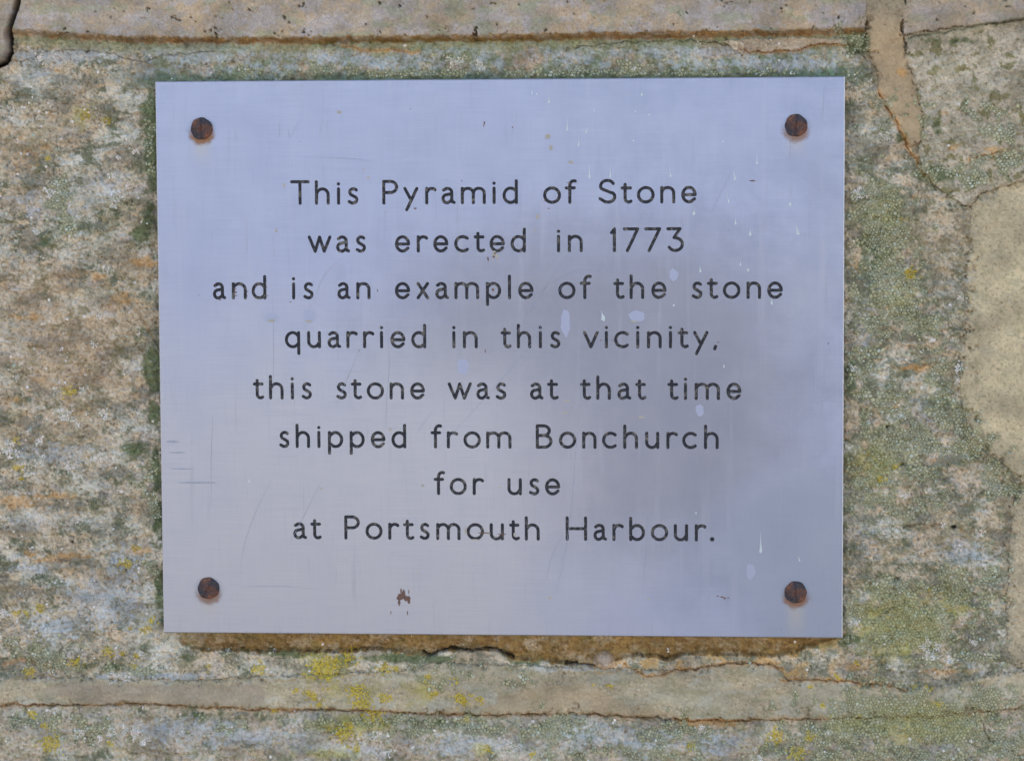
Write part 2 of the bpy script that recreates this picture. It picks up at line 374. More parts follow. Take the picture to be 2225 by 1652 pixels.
# blue-grey bleached zones
BG = [(100, 440, 130, 60, .45), (230, 400, 70, 50, .5), (120, 990, 120, 40, .5), (60, 1130, 70, 30, .5), (220, 1300, 110, 60, .7), (120, 1370, 100, 50, .6), (450, 110, 160, 30, .7), (800, 130, 200, 20, .6), (1250, 120, 160, 20, .5), (1700, 140, 130, 16, .7), (1890, 1180, 50, 50, .4), (2090, 1200, 70, 40, .6), (400, 1590, 200, 40, .6), (1000, 1620, 160, 30, .6), (1300, 1600, 160, 40, .6), (1560, 1620, 80, 40, .6), (1880, 700, 30, 200, .35), (2000, 900, 60, 40, .4), (2100, 600, 30, 120, .3), (130, 120, 140, 16, .9), (60, 150, 60, 40, .5), (2000, 210, 30, 40, .2), (2090, 1205, 60, 18, .8), (1900, 800, 60, 20, .4), (260, 1230, 70, 60, .6), (230, 1330, 90, 50, .6), (60, 1240, 60, 14, .7), (1530, 110, 250, 14, .7), (640, 120, 200, 20, .5), (1000, 110, 100, 12, .5), (330, 1470, 160, 7, .8), (520, 1600, 200, 30, .6), (760, 1630, 130, 20, .6), (1400, 1610, 120, 30, .6), (1250, 1455, 160, 10, .5), (2100, 1440, 40, 20, .6)]
M, MN = ell(BG); put(0.55 * sstep(0.3, 0.6, MN + 0.45 * hi), base(158, 166, 176))
# olive yellow wash
YG = [(1920, 480, 70, 70, .6), (1960, 640, 50, 60, .5), (1900, 1010, 70, 60, .7), (1950, 1360, 110, 80, .95), (1990, 1570, 150, 50, .9), (1870, 1570, 70, 26, .9), (2070, 1320, 70, 60, .6), (700, 1450, 60, 40, .8), (750, 1500, 120, 30, .5), (910, 1500, 60, 40, .6), (760, 1575, 110, 26, .8), (170, 250, 26, 40, .6), (720, 1640, 90, 20, .7), (1040, 1630, 40, 20, .6)]
M, MN = ell([(130, 760, 190, 150, .9), (60, 620, 140, 60, .7), (290, 560, 60, 50, .6), (90, 1130, 90, 60, .5)]); put(0.32 * sstep(0.2, 0.7, MN + 0.2 * a4), base(160, 134, 106))
M, MN = ell(YG); put(0.6 * sstep(0.25, 0.7, MN), base(148, 144, 76))
# ochre iron stains
OC = [(200, 600, 90, 14, .6), (260, 650, 50, 22, .8), (60, 690, 70, 10, .7), (110, 1080, 60, 8, .9), (140, 1210, 60, 7, 1), (60, 1205, 20, 7, 1), (90, 1218, 40, 6, 1), (40, 1100, 50, 10, .7), (300, 1200, 40, 8, .8), (60, 350, 60, 60, .5), (110, 250, 50, 20, .5), (90, 320, 30, 8, .7), (310, 570, 40, 14, 1.0), (30, 870, 60, 20, .5), (30, 1090, 60, 16, .8),
      (80, 830, 50, 10, .6), (150, 900, 80, 14, .4), (1990, 800, 60, 8, .9), (2010, 820, 40, 18, .4), (1950, 880, 20, 18, .7), (2090, 1150, 14, 12, .7), (2060, 1235, 80, 7, .6), (1860, 570, 14, 40, .6), (1900, 230, 40, 30, .4), (1960, 155, 14, 10, 1.3), (2060, 1460, 110, 10, .6), (1900, 1440, 40, 10, .5), (1860, 1450, 50, 14, .7), (2160, 325, 44, 6, 1), (2070, 320, 16, 10, .7), (2050, 245, 20, 5, .8)]
M, MN = ell(OC); put(0.62 * sstep(0.3, 0.85, MN + 0.25 * a3), base(172, 134, 84))
# ledge underside
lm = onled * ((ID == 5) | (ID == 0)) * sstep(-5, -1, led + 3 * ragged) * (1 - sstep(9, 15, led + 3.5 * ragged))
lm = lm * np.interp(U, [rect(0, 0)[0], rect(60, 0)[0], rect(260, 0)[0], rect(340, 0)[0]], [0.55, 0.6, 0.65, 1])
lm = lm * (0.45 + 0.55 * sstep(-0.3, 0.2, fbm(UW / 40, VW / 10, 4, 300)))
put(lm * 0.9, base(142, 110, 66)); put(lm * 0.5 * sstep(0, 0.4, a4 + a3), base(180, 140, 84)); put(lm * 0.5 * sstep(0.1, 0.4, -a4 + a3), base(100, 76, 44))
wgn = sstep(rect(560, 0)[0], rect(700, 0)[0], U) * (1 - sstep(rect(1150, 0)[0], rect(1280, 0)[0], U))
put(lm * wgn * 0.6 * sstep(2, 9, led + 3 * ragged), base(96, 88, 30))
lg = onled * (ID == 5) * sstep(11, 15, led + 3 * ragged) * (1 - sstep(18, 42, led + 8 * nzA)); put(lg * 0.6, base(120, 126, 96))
# brown bare, iron-stained stone under the plaque
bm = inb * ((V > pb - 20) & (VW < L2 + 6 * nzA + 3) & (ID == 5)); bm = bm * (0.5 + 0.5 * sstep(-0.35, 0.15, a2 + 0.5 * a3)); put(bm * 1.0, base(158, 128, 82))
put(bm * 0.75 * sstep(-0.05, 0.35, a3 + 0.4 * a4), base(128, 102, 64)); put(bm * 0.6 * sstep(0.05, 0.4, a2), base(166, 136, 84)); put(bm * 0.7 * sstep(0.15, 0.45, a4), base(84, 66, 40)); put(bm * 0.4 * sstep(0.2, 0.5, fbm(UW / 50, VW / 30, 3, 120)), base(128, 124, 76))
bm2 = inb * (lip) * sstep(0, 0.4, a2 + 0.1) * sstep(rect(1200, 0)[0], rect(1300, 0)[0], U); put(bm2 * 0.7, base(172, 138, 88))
# joint line
jm = np.exp(-(g / 5.0) ** 2) * (1 - 0.5 * sstep(rect(1600, 0)[0], rect(1900, 0)[0], U)); put(jm * 0.6 * sstep(-0.5, 0.1, a2), base(150, 116, 72)); put(np.exp(-(g / 2.2) ** 2) * 0.6 * sstep(-0.2, 0.3, a3), base(84, 58, 28))
jw = ((U > rect(1470, 0)[0]) & (U < rect(1600, 0)[0]) & (VW > L4 - 4) & (VW < L4 + 12)); put(jw * 0.6, base(160, 124, 76))
# smooth lens of mortar in the bed joint
arc = inside([(1040, 1548), (1100, 1510), (1180, 1490), (1250, 1484), (1310, 1500), (1360, 1530), (1460, 1546), (1470, 1556), (1100, 1552)])
put(arc * 0.6, base(148, 134, 112)); put(inside([(80, 1500), (120, 1484), (250, 1486), (380, 1490), (560, 1486), (580, 1510), (560, 1534), (200, 1528)]) * 0.6, base(142, 132, 120))

def crack(pts, width, depth, col, a=1.0, step=0.0, halo=None, jag=1.0, break_=0.0):
    A = U + wu * jag; B = V + wv * jag
    w, d, s = dist_line(pts, 60, A, B)
    if a < 1:
        a *= 0.75; depth *= 0.6; width *= 0.85
    f = np.exp(-(d / width) ** 2)
    if a < 1: f = f * (0.3 + 0.7 * sstep(-0.3, 0.15, a3[w]))
    if break_: f = f * sstep(-0.25, 0.1, a2[w] + break_)
    H[w] -= depth * f
    if step: H[w] -= step * (s > 0) * (1 - sstep(10, 55, d))
    if halo is not None: putw(w, 0.6 * np.exp(-(d / (width * 3.0)) ** 2), halo)
    putw(w, a * np.exp(-(d / (width * 0.9)) ** 2) * (f > 0.01) * np.minimum(1, f * 3), col)
DK = base(44, 36, 30); OCR = base(176, 128, 70)
crack([(60, -3000), (46, -200), (40, 0), (28, 40), (17, 75), (19, 110), (5, 134), (-60, 160), (-3000, 260)], 3.8, 20, DK, 1, jag=.5)
crack([(20, 128), (45, 132), (62, 126), (85, 112), (150, 108), (210, 109), (245, 115)], 1.7, 1.6, DK, .8, step=.8)
crack([(245, 118), (275, 128), (312, 133), (330, 124), (365, 118), (420, 114), (470, 110)], 1.7, 1.6, DK, .8, step=.6)
crack([(741, 99), (800, 108), (905, 112)], 1.6, 1.2, DK, .6, halo=OCR)
crack([(1240, 102), (1300, 96), (1360, 90), (1420, 88), (1500, 87), (1540, 90), (1590, 100)], 1.9, 2.0, DK, .9, step=1.2)
crack([(1572, 82), (1585, 96), (1600, 100), (1612, 118)], 2.4, 2.2, DK, .9, step=-1.0)
crack([(1612, 108), (1650, 112), (1700, 110), (1745, 106), (1760, 96), (1800, 94), (1836, 96)], 1.8, 1.8, base(70, 48, 24), .9, step=1.6, halo=OCR)
crack([(1855, 98), (1868, 115), (1880, 122), (1905, 150), (1918, 170)], 1.8, 1.8, DK, .7)
crack([(1911, 197), (1932, 240), (1952, 268), (1974, 320), (2004, 368), (2026, 392)], 1.8, 2.0, base(84, 60, 34), .85, halo=OCR)
crack([(1975, 80), (2060, 68), (2120, 56), (2224, 40), (3000, 20)], 2.4, 3.0, base(70, 76, 62), .8, step=1.0, halo=base(124, 134, 124), break_=.15)
crack([(2105, 345), (2130, 338), (2160, 334), (2185, 325)], 1.6, 1.6, DK, .7, step=.9, halo=OCR)
crack([(2210, 150), (2190, 185), (2172, 200), (2160, 190)], 1.5, 1.2, DK, .6)
crack([(915, 1421), (930, 1427), (952, 1419), (975, 1411), (1025, 1418), (1050, 1413), (1075, 1413), (1092, 1424), (1112, 1432)], 2.3, 5.0, base(34, 28, 20), 1, jag=.6)
crack([(410, 1412), (450, 1414), (500, 1416), (620, 1418), (741, 1417), (841, 1412), (915, 1421)], 1.5, 2.5, base(90, 76, 44), .6, break_=.1)
crack([(1225, 1444), (1260, 1445), (1300, 1449)], 2.2, 4, base(34, 28, 20), 1, jag=.5)
crack([(1340, 1434), (1380, 1427), (1420, 1428), (1460, 1438), (1482, 1424)], 1.6, 2.5, base(80, 66, 44), .7)
crack([(1300, 1440), (1290, 1458), (1310, 1466), (1340, 1462), (1356, 1445), (1400, 1470), (1480, 1440)], 1.5, 1.4, OCR, .8)
crack([(1380, 1462), (1420, 1470), (1482, 1457), (1549, 1447), (1615, 1441), (1665, 1444), (1700, 1456)], 1.6, 2.0, base(70, 56, 38), .85, step=-.8, halo=OCR)
crack([(1700, 1478), (1760, 1479), (1815, 1479), (1870, 1486), (1929, 1491), (1966, 1503)], 1.6, 1.8, base(70, 56, 34), .8, halo=OCR)
crack([(1980, 1480), (2060, 1478), (2100, 1470), (2140, 1470), (2170, 1450), (2180, 1442)], 1.5, 1.6, base(110, 80, 48), .7)
crack([(2150, 1455), (2180, 1440)], 1.8, 2, DK, .6)
crack([(600, 1482), (660, 1474), (741, 1470), (800, 1466), (874, 1456), (890, 1448)], 1.6, 1.2, base(160, 124, 56), .8)
crack([(467, 1478), (500, 1474), (540, 1470), (590, 1468)], 1.5, .8, base(164, 132, 70), .7)
crack([(0, 1450), (30, 1437), (60, 1438), (85, 1446)], 1.7, 1.6, DK, .5, halo=base(190, 150, 110))
crack([(2130, 1560), (2150, 1615), (2180, 1610), (2224, 1612)], 2.0, 2.6, base(50, 44, 28), .8)
crack([(2100, 1608), (2120, 1625), (2160, 1632), (2224, 1640)], 1.8, 2.2, base(60, 48, 30), .6)
crack([(1965, 1148), (2000, 1140), (2030, 1146)], 1.8, 1.8, DK, .8)
crack([(1870, 420), (1900, 470), (1960, 480)], 1.3, .6, base(70, 76, 50), .4)
crack([(150, 585), (200, 598), (262, 640), (300, 685), (328, 735)], 3.0, .8, base(176, 136, 80), .6, step=-1.8)
crack([(1955, 1125), (1990, 1130)], 1.6, 1, DK, .4)
crack([(2197, 1130), (2193, 1217), (2186, 1334), (2191, 1401)], 1.5, 1.0, base(114, 102, 78), .5, break_=.1)
crack([(1860, 1270), (1858, 1277)], 1.5, 1, DK, .6)
for (x, y, r) in [(1948, 1261, 6), (2072, 1148, 5), (1962, 1010, 4), (2034, 880, 3.5), (1930, 930, 4), (150, 1180, 3), (270, 1240, 3)]:
    cu, cv = rect(x, y); w = window(cu - 20, cu + 20, cv - 20, cv + 20); d = np.hypot(UW[w] - cu, (VW[w] - cv) * 1.3)
    H[w] -= 3.5 * np.exp(-(d / r) ** 2); putw(w, np.exp(-(d / r) ** 4), base(40, 38, 34))
# fallen flake edge with pale raised skin under the ledge
fl = inside([(1600, 84), (1700, 82), (1836, 82), (1838, 96), (1800, 92), (1760, 95), (1745, 105), (1700, 109), (1650, 111), (1612, 107)])
H += 1.5 * fl; put(fl * 0.75, base(166, 150, 134)); put(fl * 0.4 * sstep(0, .3, a4), base(120, 108, 92))
fl2 = inside([(1570, 88), (1600, 86), (1616, 92), (1612, 116), (1590, 102)]); H += 1.8 * fl2; put(fl2 * 0.8, base(186, 174, 158))
# knob of mortar in the recess
cu, cv = rect(1312, 1437); w = window(cu - 60, cu + 60, cv - 60, cv + 60); d = np.hypot((UW[w] - cu) / 27, (VW[w] - cv) / 20)
H[w] = np.maximum(H[w], 1.5 + 6.0 * np.sqrt(np.clip(1 - d ** 2, 0, 1))); putw(w, 1 - sstep(0.85, 1.05, d), base(158, 138, 116)); putw(w, 0.6 * (1 - sstep(0.3, 0.7, d + .3 * a4[w])), base(176, 166, 158))
H -= 0.8 * H_pit * (1 - slabm) * (1 - is_m)
H = np.minimum(H, np.where(din < 8, 7.4, 99))
GREEN = [(1910, 450, 70, 60, .9), (1925, 520, 60, 60, .9), (1930, 620, 60, 90, .95), (1960, 660, 60, 60, .9), (1900, 700, 50, 50, .7), (2000, 700, 60, 50, .8), (1880, 790, 50, 50, .6), (2040, 800, 40, 60, .6), (2060, 900, 50, 60, .75), (1920, 870, 60, 50, .6),
         (1960, 960, 90, 60, .9), (1900, 1050, 60, 60, .8), (1990, 1010, 60, 40, .7), (2110, 960, 40, 40, .9), (2170, 1050, 50, 50, .7), (1990, 1100, 60, 40, .5), (1870, 1330, 40, 60, .6), (1930, 1300, 70, 50, .8), (1990, 1360, 110, 60, .95), (2080, 1280, 70, 50, .8), (2140, 1300, 30, 80, .6), (2150, 1250, 40, 40, .6),
         (1900, 1400, 60, 30, .7), (1950, 1540, 160, 50, .95), (1880, 1580, 100, 40, .9), (2060, 1580, 110, 50, .9), (2150, 1520, 60, 40, .9), (1800, 1600, 100, 30, .8), (2180, 1620, 60, 40, .8), (1780, 1640, 120, 20, .7), (1960, 1640, 200, 20, .8), (2130, 1430, 60, 20, .7), (2030, 1440, 60, 16, .6), (1920, 250, 40, 40, .3), (2150, 240, 50, 24, .6), (2170, 290, 50, 24, .7), (2110, 380, 50, 30, .8), (2010, 250, 16, 50, .5), (2190, 350, 40, 30, .8),
         (1858, 88, 28, 26, 1.0), (1850, 150, 20, 20, .5), (2010, 380, 26, 26, .8), (125, 430, 26, 40, .95), (130, 480, 26, 30, .8), (120, 400, 22, 24, .8), (80, 1425, 60, 30, .8), (110, 1450, 60, 16, .8), (20, 1400, 26, 20, .7), (160, 1570, 60, 20, .6), (60, 1560, 60, 16, .7), (200, 1590, 60, 30, .6), (460, 1580, 80, 20, .4), (800, 1570, 200, 16, .6), (900, 1590, 90, 20, .6), (1000, 1580, 120, 22, .7), (1200, 1600, 60, 40, .7), (1220, 1570, 80, 16, .7), (1330, 1640, 60, 30, .5), (1440, 1600, 70, 40, .6), (1500, 1600, 60, 40, .6), (1430, 1640, 90, 20, .6),
         (720, 155, 140, 12, .6), (900, 158, 160, 11, .8), (1240, 158, 200, 11, .9), (1380, 150, 60, 20, .8), (1500, 160, 130, 10, .9), (1640, 158, 90, 14, .7), (990, 120, 50, 20, .4), (560, 150, 90, 14, .5), (311, 1035, 20, 40, .8), (330, 1090, 16, 30, .8), (330, 1240, 16, 40, .6), (320, 300, 14, 80, .6), (1000, 1450, 150, 16, .4), (930, 1475, 40, 20, .6), (1120, 1480, 60, 16, .5), (280, 1455, 70, 14, .6), (510, 1420, 60, 14, .3)]
MG = np.zeros(U.shape)
for (x, y, ru, rv, s_) in GREEN:
    cu, cv = rect(x, y); w = window(cu - 2.4 * ru, cu + 2.4 * ru, cv - 2.4 * rv, cv + 2.4 * rv)
    MG[w] = np.maximum(MG[w], s_ * np.exp(-((U[w] - cu) / ru) ** 2 - ((V[w] - cv) / rv) ** 2))
MGN = MG + 0.85 * fbm(U / 30, V / 30, 4, 140, 0.6) * (MG > 0.02)
put(0.6 * sstep(0.26, 0.5, MGN), base(96, 100, 78))
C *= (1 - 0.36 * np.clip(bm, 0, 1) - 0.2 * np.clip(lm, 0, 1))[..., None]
C *= (1 + 0.34 * (b2 + 0.6 * b1))[..., None].clip(0.7, 1.35)
smo = np.clip(slabm + is_m, 0, 1)[..., None]
C *= np.array([0.955, 1.015, 1.09]) * (1 - smo) + np.array([0.985, 1.0, 1.02]) * smo
C *= 1.0 * (1.48 - 0.26 * slabm - 0.38 * np.clip(is_m, 0, 1))[..., None]
C = np.clip(C * (1 + 0.10 * fine[..., None] + 0.12 * a4[..., None]), 0.004, 0.9)
Y = (10.0 - H) * 0.001                        # world y of the surface

def surf_h(u, v):
    fi = np.interp(u, xs, np.arange(NX)); fj = np.interp(v, vs_, np.arange(NY))
    i = np.clip(fi.astype(int), 0, NX - 2); j = np.clip(fj.astype(int), 0, NY - 2); a = fi - i; b = fj - j
    return Y[j, i] * (1 - a) * (1 - b) + Y[j, i + 1] * a * (1 - b) + Y[j + 1, i] * (1 - a) * b + Y[j + 1, i + 1] * a * b

# ---- split the surface into stones and mortar, each with its own depth
wall = coll(bpy.data.objects.new('stone_wall', None)); wall.location = (0, 0, 0)
wall['label'] = 'lichen-covered sandstone rubble wall that the metal plaque is screwed to'; wall['category'] = 'wall'
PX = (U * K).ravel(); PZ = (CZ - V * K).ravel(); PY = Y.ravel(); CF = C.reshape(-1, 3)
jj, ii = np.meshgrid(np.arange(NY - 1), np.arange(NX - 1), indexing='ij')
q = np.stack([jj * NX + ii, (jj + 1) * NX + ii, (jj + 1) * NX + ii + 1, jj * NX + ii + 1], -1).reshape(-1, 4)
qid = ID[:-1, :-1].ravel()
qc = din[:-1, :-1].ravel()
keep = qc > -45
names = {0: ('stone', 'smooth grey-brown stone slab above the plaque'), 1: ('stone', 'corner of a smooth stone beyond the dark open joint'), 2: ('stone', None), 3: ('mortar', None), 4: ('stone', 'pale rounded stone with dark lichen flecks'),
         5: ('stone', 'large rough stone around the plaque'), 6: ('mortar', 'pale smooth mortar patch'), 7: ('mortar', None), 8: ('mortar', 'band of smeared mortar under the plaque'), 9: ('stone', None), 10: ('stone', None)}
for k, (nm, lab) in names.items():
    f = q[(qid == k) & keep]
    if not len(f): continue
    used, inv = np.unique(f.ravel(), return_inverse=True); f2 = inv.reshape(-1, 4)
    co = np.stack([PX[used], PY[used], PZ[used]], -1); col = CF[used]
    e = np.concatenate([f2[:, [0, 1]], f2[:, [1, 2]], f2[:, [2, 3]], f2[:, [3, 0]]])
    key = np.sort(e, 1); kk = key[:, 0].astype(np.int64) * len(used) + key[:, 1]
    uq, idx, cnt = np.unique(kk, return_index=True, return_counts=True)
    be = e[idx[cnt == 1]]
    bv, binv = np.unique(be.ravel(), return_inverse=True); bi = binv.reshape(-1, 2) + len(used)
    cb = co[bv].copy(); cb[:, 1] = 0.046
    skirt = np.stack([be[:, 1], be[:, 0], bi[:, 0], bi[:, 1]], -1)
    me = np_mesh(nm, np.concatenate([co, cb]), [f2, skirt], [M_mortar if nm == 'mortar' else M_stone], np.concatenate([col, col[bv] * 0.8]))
    o = mobj(nm, me, wall)
    if lab: o['label'] = lab
def box(x0, x1, y0, y1, z0, z1):
    co = [(x, y, z) for x in (x0, x1) for y in (y0, y1) for z in (z0, z1)]
    return np.array(co), np.array([(0, 1, 3, 2), (4, 6, 7, 5), (0, 4, 5, 1), (2, 3, 7, 6), (0, 2, 6, 4), (1, 5, 7, 3)])
m_core, nt, b = new_mat('wall_core_mortar')
nt.links.new(mixc(nt, noise(nt, objco(nt), 14, 8), base(120, 108, 92), base(170, 156, 130)), b.inputs['Base Color']); b.inputs['Roughness'].default_value = 0.95
bump(nt, b, noise(nt, objco(nt), 60, 6), 0.6, 0.01)
co, f = box(-1.35, 1.35, 0.040, 0.90, -0.1, 2.45)
mobj('wall_core', np_mesh('wall_core', co, f, [m_core], smooth=False), wall)

# ------------------------------------------------------------------ ground (structure) in front: sunlit gravel beyond the wall's shade
m_g, nt, b = new_mat('pale_gravel')
oc = objco(nt)
gc = mixc(nt, mrange(nt, noise(nt, oc, 0.6, 6), .35, .65, 0, 1), (0.30, 0.27, 0.23), (0.42, 0.38, 0.33))
nt.links.new(mixc(nt, mrange(nt, noise(nt, oc, 30, 6), .3, .7, 0, 1), gc, (0.20, 0.17, 0.14)), b.inputs['Base Color']); b.inputs['Roughness'].default_value = 1.0
mobj('ground', np_mesh('ground', np.array([(-150, -150, 0), (150, -150, 0), (150, 150, 0), (-150, 150, 0)], float), np.array([(0, 1, 2, 3)]), [m_g], smooth=False), kind='structure')

# ------------------------------------------------------------------ lichen: small crusty granules lying on the stone
rng = np.random.RandomState(3)
def crust(name, cells, h, cols, props, flat=0.80):
    """a mosaic of low flat-topped scales; cells = (centre u, centre v, outline u (n,s), outline v (n,s))"""
    cu, cv, ou, ov = cells
    rr = np.hypot(ou - cu[:, None], ov - cv[:, None]).max(1)
    d = np.maximum(np.maximum(PU0 - cu, cu - PU1), np.maximum(PV0 - cv, cv - PV1)) - rr
    ok = d > 1; cu, cv, ou, ov, h, cols = cu[ok], cv[ok], ou[ok], ov[ok], h[ok], cols[ok]; n, s = ou.shape
    mu = cu[:, None] + (ou - cu[:, None]) * flat; mv = cv[:, None] + (ov - cv[:, None]) * flat
    yo = surf_h(ou, ov) + 0.00020
    ym = surf_h(mu, mv) - h[:, None] * (0.85 + 0.3 * rng.rand(n, s))
    yc = surf_h(cu, cv) - h * (0.8 + 0.5 * rng.rand(n))
    def P(u, v, y): return np.stack([u * K, y, CZ - v * K], -1)
    co = np.concatenate([P(ou, ov, yo), P(mu, mv, ym), P(cu, cv, yc)[:, None]], 1)
    i = np.arange(s); j = (i + 1) % s
    qd = np.stack([i, i + s, j + s, j], -1); tr = np.stack([i + s, np.full(s, 2 * s), j + s], -1)
    off = (np.arange(n) * (2 * s + 1))[:, None, None]
    cc = np.repeat(cols[:, None, :], 2 * s + 1, 1).copy(); cc[:, :s] *= 0.88
    me = np_mesh(name, co.reshape(-1, 3), [(qd[None] + off).reshape(-1, 4), (tr[None] + off).reshape(-1, 3)], [M_lichen], cc.reshape(-1, 3))
    return mobj(name, me, **props)
def colony_mask(spots, pu, pv, amp, seed, scale):
    M = np.full(pu.shape, 0.0)
    for (x, y, ru, rv, s) in spots:
        cu, cv = rect(x, y)
        M = np.maximum(M, s * np.exp(-((pu - cu) / ru) ** 2 - ((pv - cv) / rv) ** 2))
    return M + amp * fbm(pu / scale, pv / scale, 4, seed, 0.6) * (M > 0.02)
def mosaic(spots, spacing, thr, amp, seed, scale, jit=0.46, shrink=0.86, drop=0.0):
    """jittered hexagonal lattice turned into cracked cells, kept inside ragged elliptical colonies"""
    gu, gv = np.meshgrid(np.arange(-1180, 1210, spacing), np.arange(-830, 940, spacing * 0.87))
    gu = gu + (np.arange(gu.shape[0]) % 2)[:, None] * spacing / 2
    w1 = fbm(gu / 70, gv / 70, 2, seed + 7) * 13; w2 = fbm(gu / 70, gv / 70, 2, seed + 17) * 13
    gu = gu + w1 + spacing * jit * (rng.rand(*gu.shape) * 2 - 1); gv = gv + w2 + spacing * jit * (rng.rand(*gv.shape) * 2 - 1)
    ny, nx = gu.shape; J, I = np.meshgrid(np.arange(1, ny - 1), np.arange(1, nx - 1), indexing='ij'); J = J.ravel(); I = I.ravel()
    near = np.zeros(J.shape, bool); pu = gu[J, I]; pv = gv[J, I]
    for (x, y, ru, rv, s) in spots:
        cu, cv = rect(x, y); near |= (np.abs(pu - cu) < 2 * ru + 3) & (np.abs(pv - cv) < 2 * rv + 3)
    J, I, pu, pv = J[near], I[near], pu[near], pv[near]
    M = colony_mask(spots, pu, pv, amp, seed, scale)
    k = (M > thr) & (rng.rand(len(pu)) > drop); J, I, pu, pv = J[k], I[k], pu[k], pv[k]
    o = J % 2
    ring = [(0, 1), (1, o), (1, o - 1), (0, -1), (-1, o - 1), (-1, o)]
    nu = np.stack([gu[J + a, I + b2] for a, b2 in ring], 1); nv = np.stack([gv[J + a, I + b2] for a, b2 in ring], 1)
    ou = (pu[:, None] + nu + np.roll(nu, -1, 1)) / 3; ov = (pv[:, None] + nv + np.roll(nv, -1, 1)) / 3
    f = shrink * (0.66 + 0.36 * rng.rand(len(pu), 1) ** 0.6)
    return pu, pv, pu[:, None] + (ou - pu[:, None]) * f, pv[:, None] + (ov - pv[:, None]) * f
def local_colour(pu, pv): return C[np.clip(np.searchsorted(vs_, pv), 0, NY - 1), np.clip(np.searchsorted(xs, pu), 0, NX - 1)]
def shades(n, a, b, c=None, pc=0.15):
    t = rng.rand(n, 1); col = a * t + b * (1 - t)
    if c is not None:
        k = rng.rand(n) < pc; col[k] = c * (0.9 + 0.2 * rng.rand(k.sum(), 1))
    return np.clip(col * (0.9 + 0.2 * rng.rand(n, 1)), 0.01, 0.9)
cells = mosaic(GREEN, 6.5, 0.42, 0.85, 140, 30, shrink=0.93, drop=0.05); pu, pv = cells[:2]
n = len(pu); cols = shades(n, base(134, 142, 118), base(172, 176, 152), base(176, 188, 182), 0.10)
yel = np.zeros(n)
for (x, y, ru, rv, s) in YG:
    cu, cv = rect(x, y); yel = np.maximum(yel, s * np.exp(-((pu - cu) / ru) ** 2 - ((pv - cv) / rv) ** 2))
cols = cols * (1 - 0.55 * yel[:, None]) + base(150, 150, 96) * 0.55 * yel[:, None]
reg = fbm(pu / 60, pv / 50, 3, 240)[:, None]
cols = cols * (1 - 0.6 * sstep(0, .4, reg)) + base(150, 160, 150) * 0.6 * sstep(0, .4, reg)
cols = cols * (0.72 + 0.12 * rng.rand(n, 1)) + 0.27 * local_colour(pu, pv)
crust('green_lichen', cells, 0.00018 + 0.00026 * rng.rand(n), cols, dict(kind='stuff', label='pale grey-green crusty lichen, cracked into small scales, thickest right of the plaque', category='lichen'))
n_green = n
YEL = [(145, 852, 12), (32, 957, 6), (35, 1017, 9), (42, 1041, 5), (98, 346, 6), (267, 1225, 13), (289, 1193, 7), (83, 1324, 10), (30, 1334, 8), (55, 1334, 7), (327, 1351, 8), (314, 1369, 9), (277, 1369, 4), (230, 1419, 11), (259, 1422, 6), (289, 1427, 6), (287, 1450, 7), (157, 1442, 12), (57, 1461, 10), (107, 1616, 20), (235, 1614, 8), (63, 1553, 8), (93, 1578, 7), (450, 1450, 7), (560, 1454, 12),
       (700, 1457, 26), (720, 1445, 16), (674, 1511, 10), (690, 1531, 10), (754, 1431, 15), (831, 1454, 12), (774, 1504, 15), (784, 1528, 18), (834, 1518, 12), (811, 1557, 15), (748, 1594, 20), (771, 1625, 9), (1001, 1520, 13), (1041, 1518, 8), (941, 1511, 9), (988, 1481, 7), (1058, 1630, 10), (1011, 1562, 8), (1320, 1489, 6), (1288, 1489, 3), (1155, 1640, 6), (928, 1471, 8), (1685, 1601, 16), (1762, 1599, 11), (1729, 1637, 16),
       (1499, 1621, 7), (1819, 1471, 6), (1862, 1441, 5), (1759, 1494, 5), (1789, 1534, 5), (1805, 1556, 4), (2042, 1531, 8), (2022, 1284, 4), (2016, 1496, 6), (1986, 1496, 5), (1947, 1013, 7), (1917, 1041, 7), (1979, 594, 12), (181, 246, 12), (228, 260, 8), (590, 1545, 6), (640, 1500, 6), (860, 1455, 6)]
YELS = [(x, y, r * 1.05, r * 0.9, 1.0) for x, y, r in YEL]
cells = mosaic(YELS, 3.3, 0.36, 0.85, 150, 10, shrink=1.04, drop=0.08); pu, pv = cells[:2]
n = len(pu); olive = (pu < -700) & (pv < 0)
cols = shades(n, base(178, 164, 40), base(200, 182, 54), base(146, 138, 54), 0.2); cols[olive] = cols[olive] * 0.75
cols = cols * 0.82 + 0.18 * local_colour(pu, pv)
crust('yellow_lichen', cells, 0.00015 + 0.00025 * rng.rand(n), cols, dict(kind='stuff', label='bright mustard-yellow lichen spots scattered over the stones and mortar', category='lichen'))
